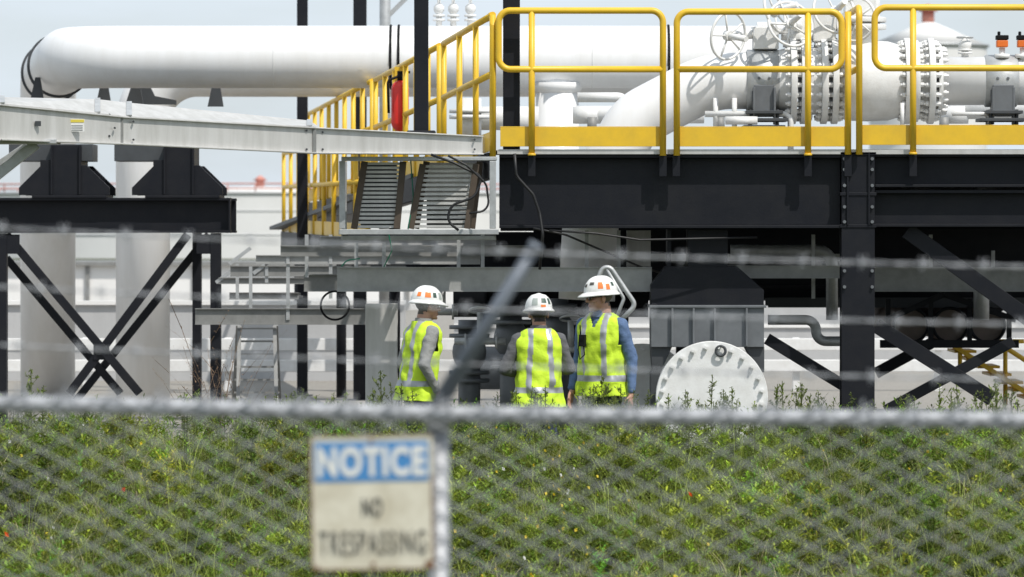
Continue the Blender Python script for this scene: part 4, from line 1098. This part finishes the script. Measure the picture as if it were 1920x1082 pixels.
    for (c_,s_) in rows:
        for k in range(ns):
            t=2*math.pi*k/ns; r_a,r_b=0.110,0.133
            xx_=math.cos(t)*max(c_,0.001)
            rid=0.007*math.exp(-(xx_/0.10)**2)*s_ +0.003*math.exp(-((abs(xx_)-0.42)/0.08)**2)*s_
            cc_=(c_**0.8 if c_>1e-6 else 0)
            V.append((r_a*cc_*math.cos(t),-0.008+r_b*cc_*math.sin(t),zb_+HD*s_+rid))
    n0=len(rows)
    for i in range(n0-1):
        for k in range(ns): Fc.append((i*ns+k,i*ns+(k+1)%ns,(i+1)*ns+(k+1)%ns,(i+1)*ns+k))
    base=len(V)
    for j,(ex,dz) in enumerate([(0.002,0.0),(0.010,-0.008),(0.018,-0.016),(0.020,-0.022),(0.008,-0.016)]):
        for k in range(ns):
            t=2*math.pi*k/ns; f=max(0,math.sin(t))**3; e_=ex*(1+1.7*f)
            V.append(((0.110+e_)*math.cos(t),-0.008+(0.133+e_)*math.sin(t),zb_+dz*(1+0.5*f)))
    for k in range(ns): Fc.append((k,base+k,base+(k+1)%ns,(k+1)%ns))
    for j in range(4):
        for k in range(ns): Fc.append((base+j*ns+k,base+j*ns+(k+1)%ns,base+(j+1)*ns+(k+1)%ns,base+(j+1)*ns+k))
    b=MB(); b.add(V,Fc,True); o=b.build('hard_hat',H,M['hat']); s=o.modifiers.new('Solidify','SOLIDIFY'); s.thickness=0.003; s.offset=1
    for (az,el_,w_,h_,mt) in stickers:
        V=[];Fc=[];n6=6
        for i in range(n6+1):
            for j in range(n6+1):
                a_=math.radians(az+(j/n6-.5)*w_); e2=math.radians(el_+(i/n6-.5)*h_); c_=math.cos(e2)**0.8*1.03+0.005
                V.append((0.110*c_*math.cos(a_),-0.008+0.133*c_*math.sin(a_),zb_+HD*math.sin(e2)*1.03+0.003))
        for i in range(n6):
            for j in range(n6): Fc.append((i*(n6+1)+j,i*(n6+1)+j+1,(i+1)*(n6+1)+j+1,(i+1)*(n6+1)+j))
        b=MB(); b.add(V,Fc,True); b.build('hat_sticker',H,mt)
    if radio:
        b=MB(); p=Vector((0.09,L(1.3)+0.165,1.27)); b.box(p,(0.055,0.035,0.10)); b.cyl(p+Vector((0.02,0,0.05)),p+Vector((0.025,0,0.13)),0.006,n=8); b.box(p+Vector((0,0.019,0.015)),(0.035,0.006,0.03))
        b.build('radio',G,M['black2'],0.006); b=MB()
        b.tube([p+Vector((-0.01,0.0,-0.05)),p+Vector((-0.03,0.015,-0.12)),p+Vector((0.02,0.01,-0.16)),p+Vector((0.05,-0.01,-0.08)),p+Vector((0.05,-0.03,0.05))],0.005,6); b.build('radio_cord',G,M['black2'])
    return G
armsA={1:((0.262,-0.09,1.12),(0.235,0.05,0.90)),-1:((-0.25,-0.05,1.12),(-0.235,0.06,0.90))}
armsB={1:((0.285,0.00,1.14),(0.13,0.21,1.12)),-1:((-0.315,-0.01,1.13),(-0.13,0.22,1.08))}
armsC={1:((0.25,-0.03,1.12),(0.265,0.05,0.87)),-1:((-0.262,-0.06,1.11),(-0.285,-0.01,0.85))}
p=at(783,0,47); worker((p.x,47,0),-62,0.985,armsA,M['shirtgrey'],M['skin'],M['hair2'],headyaw=-5,headpitch=-4,lean=0.09,beard=False,
   stickers=[(-15,24,22,22,M['orangetape']),(12,24,14,20,M['stickd']),(40,22,16,26,M['stickw']),(-50,25,16,18,M['orangetape'])],phase=1.3)
p=at(1010,0,46); worker((p.x,46,0),6,0.955,armsB,M['shirtdark'],M['skin2'],M['hair'],headyaw=6,headpitch=-3,lean=0.0,beard=True,
   stickers=[(-122,26,26,30,M['stickw']),(-80,30,24,20,M['stickd']),(-50,28,16,26,M['stickd']),(-84,8,22,9,M['orangetape'])],phase=4.1)
p=at(1130,0,47); worker((p.x,47,0),147,1.033,armsC,M['shirtblue'],M['skin'],M['hair2'],headyaw=-40,headpitch=-3,lean=0.03,glasses=True,radio=True,
   stickers=[(165,26,18,26,M['orangetape']),(130,34,20,12,M['signink']),(192,20,14,22,M['orangetape']),(100,26,16,12,M['signink']),(215,30,12,16,M['stickd'])],phase=7.7)

# ---------------------------------------------------------------- recentre the group empties
bpy.context.view_layer.update()
for e in GROUPS:
    pts=[]
    for c in e.children:
        if c.type=='MESH': pts+= [Vector(q) for q in c.bound_box]
    if not pts: continue
    mn=[min(q[i] for q in pts) for i in range(3)]; mx2=[max(q[i] for q in pts) for i in range(3)]
    ctr=Vector(((mn[0]+mx2[0])/2,(mn[1]+mx2[1])/2,mn[2]))
    e.location=ctr
    for c in e.children: c.location=Vector(c.location)-ctr
